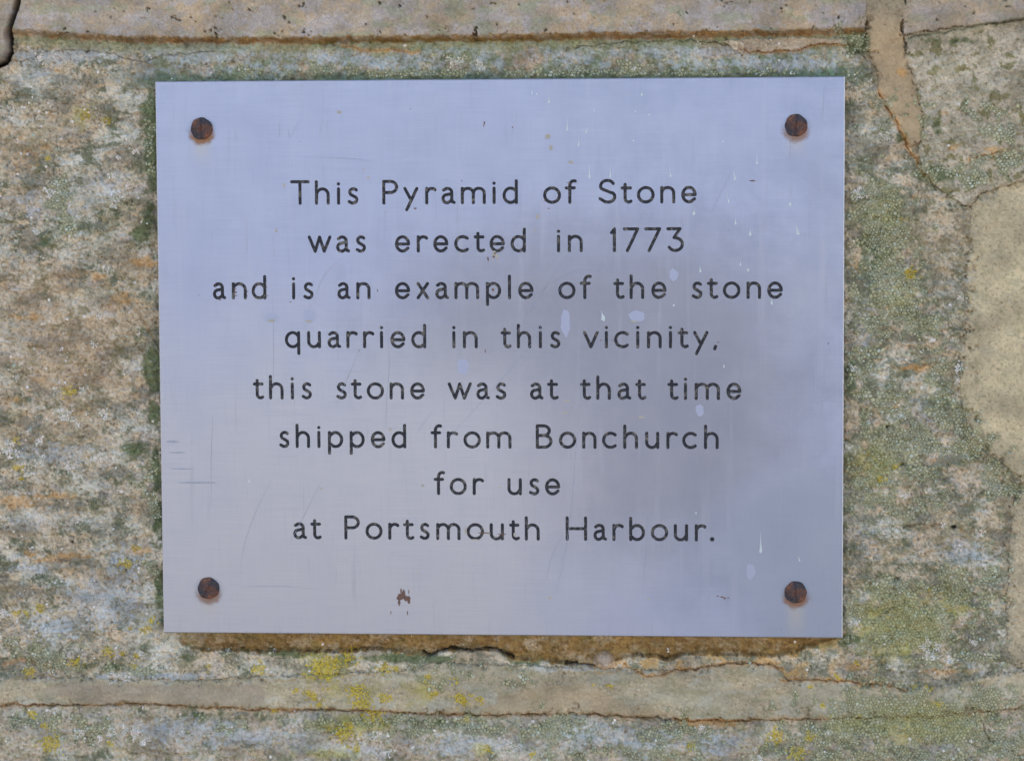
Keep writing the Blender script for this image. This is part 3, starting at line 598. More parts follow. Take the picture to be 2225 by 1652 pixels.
WHI = [(250, 426, 14), (103, 416, 12), (243, 381, 8), (290, 328, 7), (253, 343, 6), (75, 500, 9), (28, 525, 6), (241, 446, 9), (80, 125, 12), (110, 118, 8), (208, 689, 6), (250, 697, 5), (298, 723, 5), (197, 750, 6), (128, 760, 5), (133, 900, 15), (153, 913, 9), (222, 900, 11), (60, 937, 7), (78, 960, 11), (163, 923, 6), (13, 977, 15), (30, 985, 10), (83, 998, 11), (147, 1013, 12), (207, 997, 12), (240, 1007, 8), (311, 955, 6), (47, 1010, 6), (173, 847, 9),
       (3, 1334, 10), (30, 1397, 6), (172, 1424, 7), (247, 1407, 6), (300, 1421, 6), (250, 1471, 12), (270, 1474, 8), (170, 1597, 12), (240, 1591, 12), (270, 1586, 10), (294, 1591, 14), (307, 1612, 11), (215, 1604, 8), (1107, 1621, 14), (837, 1634, 10), (812, 1598, 9), (2019, 1400, 10), (2005, 1408, 8), (2036, 1408, 10), (2022, 1425, 13), (2068, 1437, 8), (1855, 1355, 11), (2130, 1161, 11), (2052, 1144, 6), (1523, 1581, 8), (1649, 1647, 8), (2018, 1598, 6), (2119, 1397, 7),
       (987, 133, 12), (1040, 138, 9), (1000, 125, 8), (1376, 150, 6), (2026, 740, 7), (1850, 799, 8), (2089, 647, 8), (1968, 1080, 10), (1889, 918, 5), (2086, 800, 9), (2080, 830, 7), (1866, 420, 14), (1800, 1590, 5), (30, 820, 6), (60, 1030, 5), (1660, 164, 8), (1720, 163, 6), (2090, 1200, 9), (980, 1145, 1)]
WHIS = [(x, y, r, r * 0.95, 1.0) for x, y, r in WHI]
cells = mosaic(WHIS, 3.6, 0.42, 0.9, 160, 12, shrink=1.02, drop=0.08)
m = 5200; su = rng.rand(m) * 2300 - 1150; sv = rng.rand(m) * 1720 - 800          # stray specks, clustered
den = fbm(su / 90, sv / 80, 3, 165) + 0.34 * (su < -700) + 0.25 * (sv > 640) - 0.10
rid = ID[np.clip(np.searchsorted(vs_, sv), 0, NY - 1), np.clip(np.searchsorted(xs, su), 0, NX - 1)]
k = (den > 0.12) & ~np.isin(rid, (0, 1, 2, 3, 6, 7, 8)); su = su[k]; sv = sv[k]; m = len(su)
ang = np.arange(6) / 6 * 2 * np.pi + rng.rand(m, 1) * 6; rr = (0.9 + 3.2 * rng.rand(m, 1) ** 3) * (0.65 + 0.7 * rng.rand(m, 6))
nbig = len(cells[0])
cells = (np.concatenate([cells[0], su]), np.concatenate([cells[1], sv]), np.concatenate([cells[2], su[:, None] + rr * np.cos(ang)]), np.concatenate([cells[3], sv[:, None] + rr * np.sin(ang)]))
n = nbig + m; cols = shades(n, base(196, 200, 208), base(220, 220, 224), base(164, 180, 172), 0.25); cols[nbig:] *= 0.95
crust('white_lichen', cells, 0.00014 + 0.00022 * rng.rand(n), cols, dict(kind='stuff', label='small chalky white lichen flecks and crusts spread over the stones', category='lichen'))

# ------------------------------------------------------------------ the plaque
PW, PH, PT = 0.400, 0.32477, 0.0020
plaque = coll(bpy.data.objects.new('plaque', None)); plaque.location = (0, 0, CZ)
plaque['label'] = 'brushed steel plaque with an engraved inscription, held by four rusty screws'; plaque['category'] = 'plaque'
S = 0.73086                                   # source px of the letter measurements -> rectifier px
SP = K * S                                    # one letter unit in metres
X_, CP, AS, DS = 42.5, 64.0, 64.0, -20.0
def arc_pts(cx, cy, rx, ry, a0, a1, n=18):
    t = np.radians(np.linspace(a0, a1, n)); return [(cx + rx * math.cos(a), cy + ry * math.sin(a)) for a in t]
h = X_
G = {   # centreline strokes, baseline y=0, width given first
 'T': (49, [[(0, CP), (49, CP)], [(24.5, CP), (24.5, 0)]]),
 'h': (34, [[(0, AS), (0, 0)], [(0, h - 13)] + arc_pts(17.5, h - 17.5, 16.5, 17.5, 160, 0, 14) + [(34, 0)]]),
 'i': (0, [[(0, h), (0, 0)], [(0, 57.5), (0.01, 57.5)]]),
 's': (22, [[(21, h - 3.5)] + arc_pts(12.5, h - 9.6, 10.6, 9.6, 55, 200, 12) + [(4.5, 25.5), (12, 21.5), (18.5, 17.5)] + arc_pts(11.2, 10.4, 11.2, 10.4, 35, -120, 14) + [(0, 4.5)]]),
 'P': (37, [[(0, 0), (0, CP)], [(0, CP), (18, CP)] + arc_pts(19, CP - 16.5, 18, 16.5, 85, -85, 14) + [(18, CP - 33), (0, CP - 33)]]),
 'y': (34, [[(0, h), (17, 9)], [(34, h), (5, DS)]]),
 'r': (24, [[(0, h), (0, 0)], [(0, h - 14)] + arc_pts(15, h - 14, 14, 14, 165, 50, 10) + [(24, h - 4)]]),
 'a': (31, [[(2, h - 5)] + arc_pts(13, h - 11.5, 11.5, 11.5, 140, 0, 14) + [(24.5, 10), (26, 3), (31, 1)], [(24.5, 27), (14, 24.5)] + arc_pts(11, 12, 11, 12, 95, 285, 14) + [(20, 4), (24.5, 9)]]),
 'm': (62, [[(0, h), (0, 0)], [(0, h - 14)] + arc_pts(15.5, h - 15, 15.5, 15, 165, 0, 12) + [(31, 0)], [(31, h - 14)] + arc_pts(46.5, h - 15, 15.5, 15, 165, 0, 12) + [(62, 0)]]),
 'd': (36, [[(36, AS), (36, 0)], arc_pts(19, h / 2, 19, h / 2, 45, 330, 24) + [(36, 8)]]),
 'o': (44, [arc_pts(22, h / 2, 22, h / 2, 0, 360, 34)]),
 'f': (26, [[(10, 0), (10, 48)] + arc_pts(22, 50, 12, 13.5, 180, 75, 10) + [(26, 62.5)], [(0, h), (23, h)]]),
 'S': (43, [[(38, 55)] + arc_pts(21, 47.5, 19.5, 16.5, 40, 205, 18) + [(8, 37.5), (20, 33), (31, 28.5)] + arc_pts(22.5, 16, 20, 16, 42, -125, 18) + [(0, 10.5)]]),
 't': (27, [[(9, 52), (9, 12)] + arc_pts(20, 11, 11, 11, 180, 280, 10) + [(27, 2.5)], [(0, h - 1), (25, h - 1)]]),
 'n': (34, [[(0, h), (0, 0)], [(0, h - 15)] + arc_pts(17, h - 16.5, 17, 16.5, 165, 0, 14) + [(34, 0)]]),
 'e': (36, [[(1, 21), (36, 21)], [(36, 21)] + arc_pts(18, h / 2, 18, h / 2, 0, 320, 26) + [(34, 9)]]),
 'w': (60, [[(0, h), (17, 0), (30, h), (43, 0), (60, h)]]),
 'c': (33, [arc_pts(21, h / 2, 21, h / 2, 50, 310, 24)]),
 '1': (9, [[(0, 53), (9, CP), (9, 0)]]),
 '7': (40, [[(0, CP), (40, CP), (9, 0)]]),
 '3': (43, [[(0, CP), (36, CP), (18, 38)], [(18, 38)] + arc_pts(22, 18.5, 21, 18.5, 85, -150, 20)]),
 'x': (30, [[(0, h), (30, 0)], [(30, h), (0, 0)]]),
 'p': (36, [[(0, h), (0, DS)], [(0, 8)] + arc_pts(18, h / 2, 18.5, h / 2, 220, 500, 24) + [(0, h - 8)]]),
 'q': (36, [[(36, h), (36, DS)], [(36, h - 6)] + arc_pts(18.5, h / 2, 18.5, h / 2, 40, 320, 24) + [(36, 8)]]),
 'l': (0, [[(0, AS), (0, 0)]]),
 'u': (34, [[(0, h), (0, 15)] + arc_pts(16, 15.5, 16, 15.5, 180, 340, 14) + [(34, 13)], [(34, h), (34, 0)]]),
 'v': (32, [[(0, h), (16, 0), (32, h)]]),
 'B': (34, [[(0, 0), (0, CP)], [(0, CP), (16, CP)] + arc_pts(16, CP - 14.5, 14.5, 14.5, 85, -85, 10) + [(0, CP - 29)], [(0, CP - 29), (18, CP - 29)] + arc_pts(18, 17.5, 16.5, 17.5, 85, -85, 12) + [(0, 0)]]),
 'H': (53, [[(0, 0), (0, CP)], [(53, 0), (53, CP)], [(0, 32), (53, 32)]]),
 'b': (37, [[(0, AS), (0, 0)], [(0, 8)] + arc_pts(18.5, h / 2, 18.5, h / 2, 220, 500, 24) + [(0, h - 8)]]),
 ',': (4, [[(4, 1.5), (1.5, -6)]]),
 '.': (0, [[(0, 2), (0.01, 2)]]),
}
# (text, zoom origin x, scale, [left,right outer edges in zoomed px]...) measured letter by letter
Z1 = (600, 3.1771); Z2 = (1200, 3.1767); Z3 = (1700, 3.1771); Z4 = (700, 3.1786); Z5 = (1300, 2.225); Z6 = (800, 3.1786); Z7 = (1450, 2.9667)
LINES = [
 ((900, 607.5), (2050, 604.2), [(Z1, 'T', 835, 1020), (Z1, 'h', 1068, 1208), (Z1, 'i', 1275, 1307), (Z1, 's', 1376, 1477), (Z1, 'P', 1703, 1855), (Z1, 'y', 1903, 2045), (Z2, 'r', 202, 310), (Z2, 'a', 355, 490), (Z2, 'm', 538, 775), (Z2, 'i', 838, 868), (Z2, 'd', 932, 1078), (Z2, 'o', 1315, 1485), (Z2, 'f', 1520, 1635), (Z3, 'S', 250, 420), (Z3, 't', 458, 572), (Z3, 'o', 612, 780), (Z3, 'n', 832, 975), (Z3, 'e', 1030, 1177)]),
 ((950, 750), (2000, 748.5), [(Z1, 'w', 1000, 1225), (Z1, 'a', 1268, 1400), (Z1, 's', 1452, 1548), (Z1, 'e', 1823, 1967), (Z2, 'r', 122, 230), (Z2, 'e', 278, 422), (Z2, 'c', 476, 610), (Z2, 't', 660, 768), (Z2, 'e', 810, 955), (Z2, 'd', 1008, 1153), (Z2, 'i', 1446, 1476), (Z2, 'n', 1548, 1690), (Z3, '1', 358, 415), (Z3, '7', 480, 635), (Z3, '7', 683, 842), (Z3, '3', 890, 1057)]),
 ((650, 888.2), (2300, 888.2), [(Z1, 'a', 105, 230), (Z1, 'n', 283, 425), (Z1, 'd', 470, 610), (Z1, 'i', 852, 882), (Z1, 's', 958, 1053), (Z1, 'a', 1280, 1405), (Z1, 'n', 1458, 1593), (Z1, 'e', 1823, 1967), (Z2, 'x', 120, 240), (Z2, 'a', 298, 428), (Z2, 'm', 478, 712), (Z2, 'p', 775, 918), (Z2, 'l', 983, 1013), (Z2, 'e', 1080, 1225), (Z2, 'o', 1458, 1622), (Z3, 'f', 73, 187), (Z3, 't', 388, 497), (Z3, 'h', 543, 682), (Z3, 'e', 748, 892), (Z3, 's', 1130, 1230), (Z3, 't', 1273, 1382), (Z3, 'o', 1423, 1590), (Z3, 'n', 1647, 1785), (Z3, 'e', 1842, 1990)]),
 ((800, 1033.4), (2100, 1034.5), [(Z4, 'q', 467, 612), (Z4, 'u', 677, 808), (Z4, 'a', 870, 998), (Z4, 'r', 1047, 1155), (Z4, 'r', 1205, 1312), (Z4, 'i', 1365, 1395), (Z4, 'e', 1463, 1605), (Z4, 'd', 1660, 1802), (Z5, 'i', 98, 120), (Z5, 'n', 168, 267), (Z5, 't', 418, 490), (Z5, 'h', 525, 620), (Z5, 'i', 670, 692), (Z5, 's', 745, 812), (Z5, 'v', 962, 1067), (Z5, 'i', 1106, 1128), (Z5, 'c', 1168, 1262), (Z5, 'i', 1313, 1336), (Z5, 'n', 1385, 1483), (Z5, 'i', 1530, 1552), (Z5, 't', 1588, 1662), (Z5, 'y', 1690, 1792), (Z5, ',', 1822, 1847)]),
 ((800, 1186), (2200, 1186.9), [(Z4, 't', 165, 272), (Z4, 'h', 317, 455), (Z4, 'i', 523, 552), (Z4, 's', 625, 720), (Z4, 's', 952, 1050), (Z4, 't', 1090, 1197), (Z4, 'o', 1240, 1403), (Z4, 'n', 1455, 1592), (Z4, 'e', 1650, 1790), (Z5, 'w', 68, 228), (Z5, 'a', 257, 347), (Z5, 's', 385, 455), (Z5, 'a', 612, 702), (Z5, 't', 725, 802), (Z5, 't', 943, 1017), (Z5, 'h', 1050, 1147), (Z5, 'a', 1190, 1282), (Z5, 't', 1308, 1382), (Z5, 't', 1520, 1595), (Z5, 'i', 1630, 1650), (Z5, 'm', 1700, 1868), (Z5, 'e', 1910, 2010)]),
 ((850, 1330), (2130, 1333), [(Z4, 's', 413, 508), (Z4, 'h', 568, 705), (Z4, 'i', 773, 803), (Z4, 'p', 873, 1017), (Z4, 'p', 1078, 1220), (Z4, 'e', 1278, 1417), (Z4, 'd', 1473, 1613), (Z4, 'f', 1843, 1953), (Z5, 'r', 62, 137), (Z5, 'o', 172, 288), (Z5, 'm', 322, 490), (Z5, 'B', 650, 760), (Z5, 'o', 803, 918), (Z5, 'n', 957, 1052), (Z5, 'c', 1088, 1182), (Z5, 'h', 1228, 1327), (Z5, 'u', 1373, 1467), (Z5, 'r', 1513, 1590), (Z5, 'c', 1618, 1712), (Z5, 'h', 1762, 1860)]),
 ((1300, 1469.5), (1650, 1470.3), [(Z6, 'f', 1555, 1663), (Z6, 'o', 1705, 1867), (Z6, 'r', 1922, 2030), (Z7, 'u', 172, 300), (Z7, 's', 362, 453), (Z7, 'e', 503, 638)]),
 ((880, 1601.7), (2100, 1606), [(Z6, 'a', 228, 358), (Z6, 't', 390, 497), (Z6, 'P', 710, 858), (Z6, 'o', 910, 1072), (Z6, 'r', 1125, 1230), (Z6, 't', 1265, 1372), (Z6, 's', 1422, 1515), (Z6, 'm', 1578, 1808), (Z6, 'o', 1865, 2030), (Z6, 'u', 2083, 2218), (Z7, 't', 187, 283), (Z7, 'h', 325, 457), (Z7, 'H', 685, 875), (Z7, 'a', 930, 1050), (Z7, 'r', 1097, 1198), (Z7, 'b', 1245, 1385), (Z7, 'o', 1435, 1590), (Z7, 'u', 1638, 1765), (Z7, 'r', 1823, 1927), (Z7, '.', 1955, 1998)]),
]
RS = 4.75                                     # half the groove's width, letter units
GS = 0.95                                     # contour grid
letters = []                                  # per letter: vertices (x,z in m), boundary segments, inner points
def seg_sdf(A, B, strokes, rad):
    d = np.full(A.shape, 1e9)
    for st in strokes:
        for (x1, y1), (x2, y2) in zip(st[:-1], st[1:]):
            dx, dy = x2 - x1, y2 - y1; L = dx * dx + dy * dy + 1e-9
            t = np.clip(((A - x1) * dx + (B - y1) * dy) / L, 0, 1)
            d = np.minimum(d, np.hypot(A - x1 - t * dx, B - y1 - t * dy))
    return d - rad
def contour(gx, gy, F):
    """marching squares -> list of segments between grid-edge keys with coordinates"""
    sgn = F < 0; P = {}; segs = []
    ny, nx = F.shape
    amb = (sgn[:-1, :-1].astype(int) + sgn[:-1, 1:] + sgn[1:, :-1] + sgn[1:, 1:])
    for j, i in zip(*np.nonzero((amb > 0) & (amb < 4))):
        pts = []
        for (ja, ia, jb, ib) in ((j, i, j, i + 1), (j, i + 1, j + 1, i + 1), (j + 1, i, j + 1, i + 1), (j, i, j + 1, i)):
            if sgn[ja, ia] != sgn[jb, ib]:
                k = (ja, ia, jb, ib)
                if k not in P:
                    t = F[ja, ia] / (F[ja, ia] - F[jb, ib]); t = min(max(t, 0.04), 0.96)
                    P[k] = (gx[ia] + t * (gx[ib] - gx[ia]), gy[ja] + t * (gy[jb] - gy[ja]))
                pts.append(k)
        if len(pts) == 2: segs.append((pts[0], pts[1]))
        elif len(pts) == 4:
            if sgn[j, i]: segs += [(pts[0], pts[3]), (pts[1], pts[2])]
            else: segs += [(pts[0], pts[1]), (pts[2], pts[3])]
    return P, segs
for (bA, bB, items) in LINES:
    va = rect(bA[0] * S, bA[1] * S)[1]; vb = rect(bB[0] * S, bB[1] * S)[1]; vbase = (va + vb) / 2 - RS * S
    ybase = bA[1]
    for (Z, ch, l, r) in items:
        xl = Z[0] + l / Z[1]; xr = Z[0] + r / Z[1]
        ul = rect(xl * S, ybase * S)[0] / S; ur = rect(xr * S, ybase * S)[0] / S
        w0, st = G[ch]; wt = (ur - ul) - 2 * RS
        if w0 < 6: sx = 1.0; x0 = (ul + ur) / 2 - w0 / 2
        else: sx = wt / w0; x0 = ul + RS
        rad = 6.6 if ch == '.' else RS
        st2 = [[(x * sx, y) for x, y in s] for s in st]
        if ch == 'i':
            st2 = [st2[0]]
            extra = [[(0, 57.3), (0.01, 57.3)]]
        allx = [x for s in st2 for x, y in s]; ally = [y for s in st2 for x, y in s] + ([57.3] if ch == 'i' else [])
        gx = np.arange(min(allx) - 9, max(allx) + 9, GS); gy = np.arange(min(ally) - 9, max(ally) + 9, GS)
        A, B = np.meshgrid(gx, gy)
        F = seg_sdf(A, B, st2, rad)
        if ch == 'i': F = np.minimum(F, seg_sdf(A, B, extra, 5.0))
        off = rng.rand(2) * 500
        wear = 0.25 * fbm((A + off[0] + x0) / 4, (B + off[1]) / 4, 2, 170)
        F = F + wear
        P, segs = contour(gx, gy, F)
        inner = []
        for s in st2 + ([extra[0]] if ch == 'i' else []):
            for (x1, y1), (x2, y2) in zip(s[:-1], s[1:]):
                L = math.hypot(x2 - x1, y2 - y1); m = max(1, int(L / 3.0))
                for t in np.linspace(0, 1, m + 1): inner.append((x1 + (x2 - x1) * t, y1 + (y2 - y1) * t))
        seen = []
        for p in inner:
            if all((p[0] - a) ** 2 + (p[1] - b2) ** 2 > 3.0 for a, b2 in seen): seen.append(p)
        def TW(p): return ((x0 + p[0]) * SP, -vbase * K + p[1] * SP)
        letters.append(dict(ch=ch, P={k: TW(v) for k, v in P.items()}, segs=segs, inner=[TW(p) for p in seen]))
# plate front with the grooves cut out of it
BV = 0.0005
hx, hz = PW / 2, PH / 2
verts = []; edges = []; owner = []
fr = [(-hx + BV, -hz + BV), (hx - BV, -hz + BV), (hx - BV, hz - BV), (-hx + BV, hz - BV)]
for p in fr: verts.append(p)
edges += [(0, 1), (1, 2), (2, 3), (3, 0)]
depth = {}
for li, L in enumerate(letters):
    idx = {}
    for k, p in L['P'].items(): idx[k] = len(verts); verts.append(p)
    for a, b2 in L['segs']: edges.append((idx[a], idx[b2]))
    L['b'] = (min(p[0] for p in L['P'].values()), max(p[0] for p in L['P'].values()), min(p[1] for p in L['P'].values()), max(p[1] for p in L['P'].values()))
    L['first'] = len(verts)
    for p in L['inner']: depth[len(verts)] = 1; verts.append(p)
ov, oe, of, ovo, oeo, ofo = delaunay_2d_cdt([Vector((a * 100, b2 * 100)) for a, b2 in verts], edges, [], 0, 1e-6)
V2 = np.array([(v[0] / 100, v[1] / 100) for v in ov])
isin = np.array([any(o in depth for o in orig) for orig in ovo])
T = np.array(of, int)
# triangles inside a letter: flood by constraint edges parity (outside = touching the frame corners)
cons = set()
for e2, orig in zip(oe, oeo):
    if orig: cons.add((min(e2), max(e2)))
adj = {}
for t, tri in enumerate(T):
    for a, b2 in ((0, 1), (1, 2), (2, 0)):
        k = (min(tri[a], tri[b2]), max(tri[a], tri[b2])); adj.setdefault(k, []).append(t)
nb = [[] for _ in T]
for k, ts in adj.items():
    if len(ts) == 2:
        c = (int(k[0]), int(k[1])) in cons
        nb[ts[0]].append((ts[1], c)); nb[ts[1]].append((ts[0], c))
par = np.full(len(T), -1); corner = [t for t, tri in enumerate(T) if 0 in tri][0]
stack = [corner]; par[corner] = 0
while stack:
    t = stack.pop()
    for u2, c in nb[t]:
        if par[u2] < 0: par[u2] = par[t] ^ int(c); stack.append(u2)
def orient(T2):
    a, b2, c = V2[T2[:, 0]], V2[T2[:, 1]], V2[T2[:, 2]]
    ar = (b2[:, 0] - a[:, 0]) * (c[:, 1] - a[:, 1]) - (b2[:, 1] - a[:, 1]) * (c[:, 0] - a[:, 0])
    T2 = T2.copy(); m = ar < 0; T2[m] = T2[m][:, ::-1]; return T2      # facing -y: counter-clockwise in x,z seen from -y
Tout = orient(T[par == 0]); Tin = orient(T[par == 1])

m_steel, nt, b = new_mat('weathered_brushed_steel')
oc = objco(nt)
br = noise(nt, objco(nt, (14, 1, 900)), 2.0, 3, 0.6)
br2 = noise(nt, objco(nt, (500, 1, 14)), 2.0, 2, 0.6)
brs = mth(nt, 'ADD', mth(nt, 'MULTIPLY', br, .7), mth(nt, 'MULTIPLY', br2, .3))
cl = noise(nt, objco(nt, (1, 1, 0.8)), 9.0, 8, 0.62)
cl2 = noise(nt, objco(nt, (1.2, 1, 1.3)), 26.0, 9, 0.68)
sx = nd(nt, 'ShaderNodeSeparateXYZ'); nt.links.new(oc, sx.inputs[0])
rightm = mrange(nt, sx.outputs[0], -0.02, 0.13, 0, 1, True)
grime = mrange(nt, mth(nt, 'ADD', mth(nt, 'MULTIPLY', cl, .55), mth(nt, 'MULTIPLY', cl2, .45)), .42, .62, 0, 1, True)
STEEL = nd(nt, 'ShaderNodeRGB').outputs[0]; STEEL.default_value = (0.273, 0.268, 0.356, 1)
col = mixc(nt, mth(nt, 'MULTIPLY', grime, mrange(nt, rightm, 0, 1, .06, .75)), STEEL, (0.225, 0.228, 0.305))
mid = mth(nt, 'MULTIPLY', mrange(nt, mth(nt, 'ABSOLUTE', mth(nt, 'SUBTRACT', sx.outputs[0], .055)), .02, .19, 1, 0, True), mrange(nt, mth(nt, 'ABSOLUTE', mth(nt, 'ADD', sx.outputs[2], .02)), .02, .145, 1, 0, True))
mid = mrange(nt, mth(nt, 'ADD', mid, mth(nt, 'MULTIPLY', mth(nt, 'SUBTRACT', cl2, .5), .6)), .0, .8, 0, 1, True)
col = mixc(nt, mid, col, (0.200, 0.186, 0.226))  # dark central patch: a reflection painted into the steel colour
br_ = mth(nt, 'MULTIPLY', mrange(nt, sx.outputs[0], .03, .17, 0, 1, True), mrange(nt, sx.outputs[2], -.02, -.10, 0, 1, True))
br_ = mrange(nt, mth(nt, 'ADD', br_, mth(nt, 'MULTIPLY', mth(nt, 'SUBTRACT', cl, .5), 1.6)), .4, 1.0, 0, .75, True)
col = mixc(nt, br_, col, (0.205, 0.212, 0.265))
ground_refl = mth(nt, 'ADD', mth(nt, 'MULTIPLY', mrange(nt, sx.outputs[2], .10, -.11, 0, 1, True), mrange(nt, sx.outputs[0], .13, -.05, 0, 1, True)), mth(nt, 'MULTIPLY', mth(nt, 'SUBTRACT', cl, .5), 1.3))
col = mixc(nt, mrange(nt, ground_refl, -0.1, 1.0, 0, 1, True), col, (0.338, 0.308, 0.335))  # warm ground reflection painted into the colour towards the lower left
col = mixc(nt, mrange(nt, brs, .35, .65, 0.0, 0.16), col, (0.20, 0.20, 0.26))
col = mixc(nt, mrange(nt, noise(nt, oc, 900, 2), .70, .80, 0, .35), col, (0.30, 0.26, 0.22))
vst = noise(nt, objco(nt, (55, 1, 3.0)), 2.2, 5, .6)
col = mixc(nt, mth(nt, 'MULTIPLY', mrange(nt, vst, .54, .74, 0, .36, True), mrange(nt, cl2, .35, .6, 0, 1, True)), col, (0.325, 0.298, 0.345))
col = mixc(nt, mrange(nt, noise(nt, objco(nt, (120, 1, 10)), 2.0, 5, .65), .56, .75, 0, .3, True), col, (0.20, 0.19, 0.215))
col = mixc(nt, mrange(nt, noise(nt, oc, 180, 5, .7), .60, .76, 0, .35, True), col, (0.24, 0.21, 0.20))
# iron bloom round and below the four screws
SCR = [rect(438, 279), rect(1729, 272), rect(453, 1276), rect(1728, 1285)]
strn = [(1.0, 1.0), (0.8, 0.7), (0.75, 0.7), (0.9, 1.6)]
for (u0, v0), (st_, tail) in zip(SCR, strn):
    px_, pz_ = u0 * K, -v0 * K
    dx = mth(nt, 'SUBTRACT', sx.outputs[0], px_); dz = mth(nt, 'SUBTRACT', sx.outputs[2], pz_)
    nzx = mth(nt, 'MULTIPLY', mth(nt, 'SUBTRACT', noise(nt, oc, 260, 4), .5), .004)
    dzb = mth(nt, 'ADD', dz, 0.0016)
    rr = mth(nt, 'ADD', mth(nt, 'SQRT', mth(nt, 'ADD', mth(nt, 'MULTIPLY', dx, dx), mth(nt, 'MULTIPLY', dzb, dzb))), nzx)
    f1 = mth(nt, 'MULTIPLY', mrange(nt, rr, .0060, .0094, 1, 0, True), mrange(nt, dz, -.006, .001, 1, 0, True))
    f2 = mth(nt, 'MULTIPLY', mth(nt, 'MULTIPLY', mrange(nt, mth(nt, 'ABSOLUTE', mth(nt, 'ADD', dx, nzx)), .0005, .0078, 1, 0, True), mrange(nt, dz, -.012 - .014 * tail, -.006, 0, 1, True)), mrange(nt, dz, -.004, -.001, 1, 0))
    col = mixc(nt, mth(nt, 'MULTIPLY', f2, .6 * st_), col, (0.330, 0.285, 0.245))
    ring = mth(nt, 'MULTIPLY', mrange(nt, rr, .0060, .0100, 1, 0, True), .6)
    col = mixc(nt, mth(nt, 'MULTIPLY', ring, st_), col, (0.16, 0.17, 0.22))
    col = mixc(nt, mth(nt, 'MULTIPLY', f1, .95 * st_), col, (0.17, 0.075, 0.035))
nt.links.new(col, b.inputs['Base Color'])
b.inputs['Metallic'].default_value = 0.9
rg = mth(nt, 'ADD', mrange(nt, cl2, .3, .7, .41, .46), mrange(nt, brs, .3, .7, -.03, .05))
nt.links.new(rg, b.inputs['Roughness'])
b.inputs['Anisotropic'].default_value = 0.0
bump(nt, b, mth(nt, 'ADD', brs, mth(nt, 'MULTIPLY', cl, 0.3)), 0.3, 0.00015)

nV = len(V2)
used, inv = np.unique(Tout.ravel(), return_inverse=True)
co = np.zeros((len(used), 3)); co[:, 0] = V2[used, 0]; co[:, 2] = V2[used, 1]
ft = inv.reshape(-1, 3)
# bevel, sides and back
base_i = len(co)
cidx = []
for cx, cz in ((-1, -1), (1, -1), (1, 1), (-1, 1)):
    dd = np.hypot(co[:, 0] - cx * (hx - BV), co[:, 2] - cz * (hz - BV)); cidx.append(int(dd.argmin()))
ext = []
for y, s in ((0.00050, 0), (PT, 0)):
    for cx, cz in ((-1, -1), (1, -1), (1, 1), (-1, 1)): ext.append((cx * hx, y, cz * hz))
co = np.concatenate([co, np.array(ext)])
qf = []
for i in range(4):
    j = (i + 1) % 4
    qf.append((cidx[i], base_i + i, base_i + j, cidx[j])); qf.append((base_i + i, base_i + 4 + i, base_i + 4 + j, base_i + j))
qf.append((base_i + 7, base_i + 6, base_i + 5, base_i + 4))
m_edge, nt, b = new_mat('rubbed_bright_steel_edge')
b.inputs['Base Color'].default_value = (0.62, 0.60, 0.66, 1); b.inputs['Metallic'].default_value = 1.0; b.inputs['Roughness'].default_value = 0.45
bump(nt, b, noise(nt, objco(nt), 400, 4), 0.5, 0.0003)
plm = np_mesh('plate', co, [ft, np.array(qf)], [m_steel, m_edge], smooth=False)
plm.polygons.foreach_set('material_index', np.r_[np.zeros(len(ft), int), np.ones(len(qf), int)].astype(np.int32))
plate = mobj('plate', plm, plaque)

m_paint, nt, b = new_mat('worn_black_letter_paint')
oc = objco(nt)
f = mrange(nt, noise(nt, oc, 330, 5, .7), .48, .66, 0, .9, True)
oi = nd(nt, 'ShaderNodeObjectInfo')
big = mrange(nt, mth(nt, 'ADD', noise(nt, oc, 40, 3, .6), mth(nt, 'MULTIPLY', oi.outputs['Random'], .20)), .46, .64, .2, 1.0, True)
colp = mixc(nt, mth(nt, 'MULTIPLY', f, big), (0.030, 0.026, 0.029), (0.19, 0.15, 0.12))
colp = mixc(nt, mrange(nt, noise(nt, oc, 700, 3), .64, .74, 0, .5), colp, (0.30, 0.24, 0.17))
nt.links.new(colp, b.inputs['Base Color']); b.inputs['Roughness'].default_value = 0.8; b.inputs['Specular IOR Level'].default_value = 0.15
bump(nt, b, noise(nt, oc, 900, 3), 0.4, 0.0003)
cent = V2[Tin].mean(1)
GD = 0.00045
for L in letters:
    x0, x1, z0, z1 = L['b']
    k = (cent[:, 0] > x0 - 1e-5) & (cent[:, 0] < x1 + 1e-5) & (cent[:, 1] > z0 - 1e-5) & (cent[:, 1] < z1 + 1e-5)
    t3 = Tin[k]
    if not len(t3): continue
    used, inv = np.unique(t3.ravel(), return_inverse=True); ft = inv.reshape(-1, 3); n = len(used)
    # rim vertex, a wall ring just inside and the groove floor
    inn = isin[used]
    co = np.zeros((n, 3)); co[:, 0] = V2[used, 0]; co[:, 2] = V2[used, 1]; co[:, 1] = np.where(inn, GD, 0.00012)
    e = np.concatenate([ft[:, [0, 1]], ft[:, [1, 2]], ft[:, [2, 0]]]); key = np.sort(e, 1); kk = key[:, 0] * n + key[:, 1]
    uq, ix, cnt = np.unique(kk, return_index=True, return_counts=True); be = e[ix[cnt == 1]]
    bv, bi = np.unique(be.ravel(), return_inverse=True); bi = bi.reshape(-1, 2) + n
    rim = co[bv].copy(); rim[:, 1] = 0.0
    sk = np.stack([be[:, 1], be[:, 0], bi[:, 0], bi[:, 1]], -1)
    o = mobj('letter', np_mesh('letter', np.concatenate([co, rim]), [ft, sk], [m_paint], smooth=False), plaque)

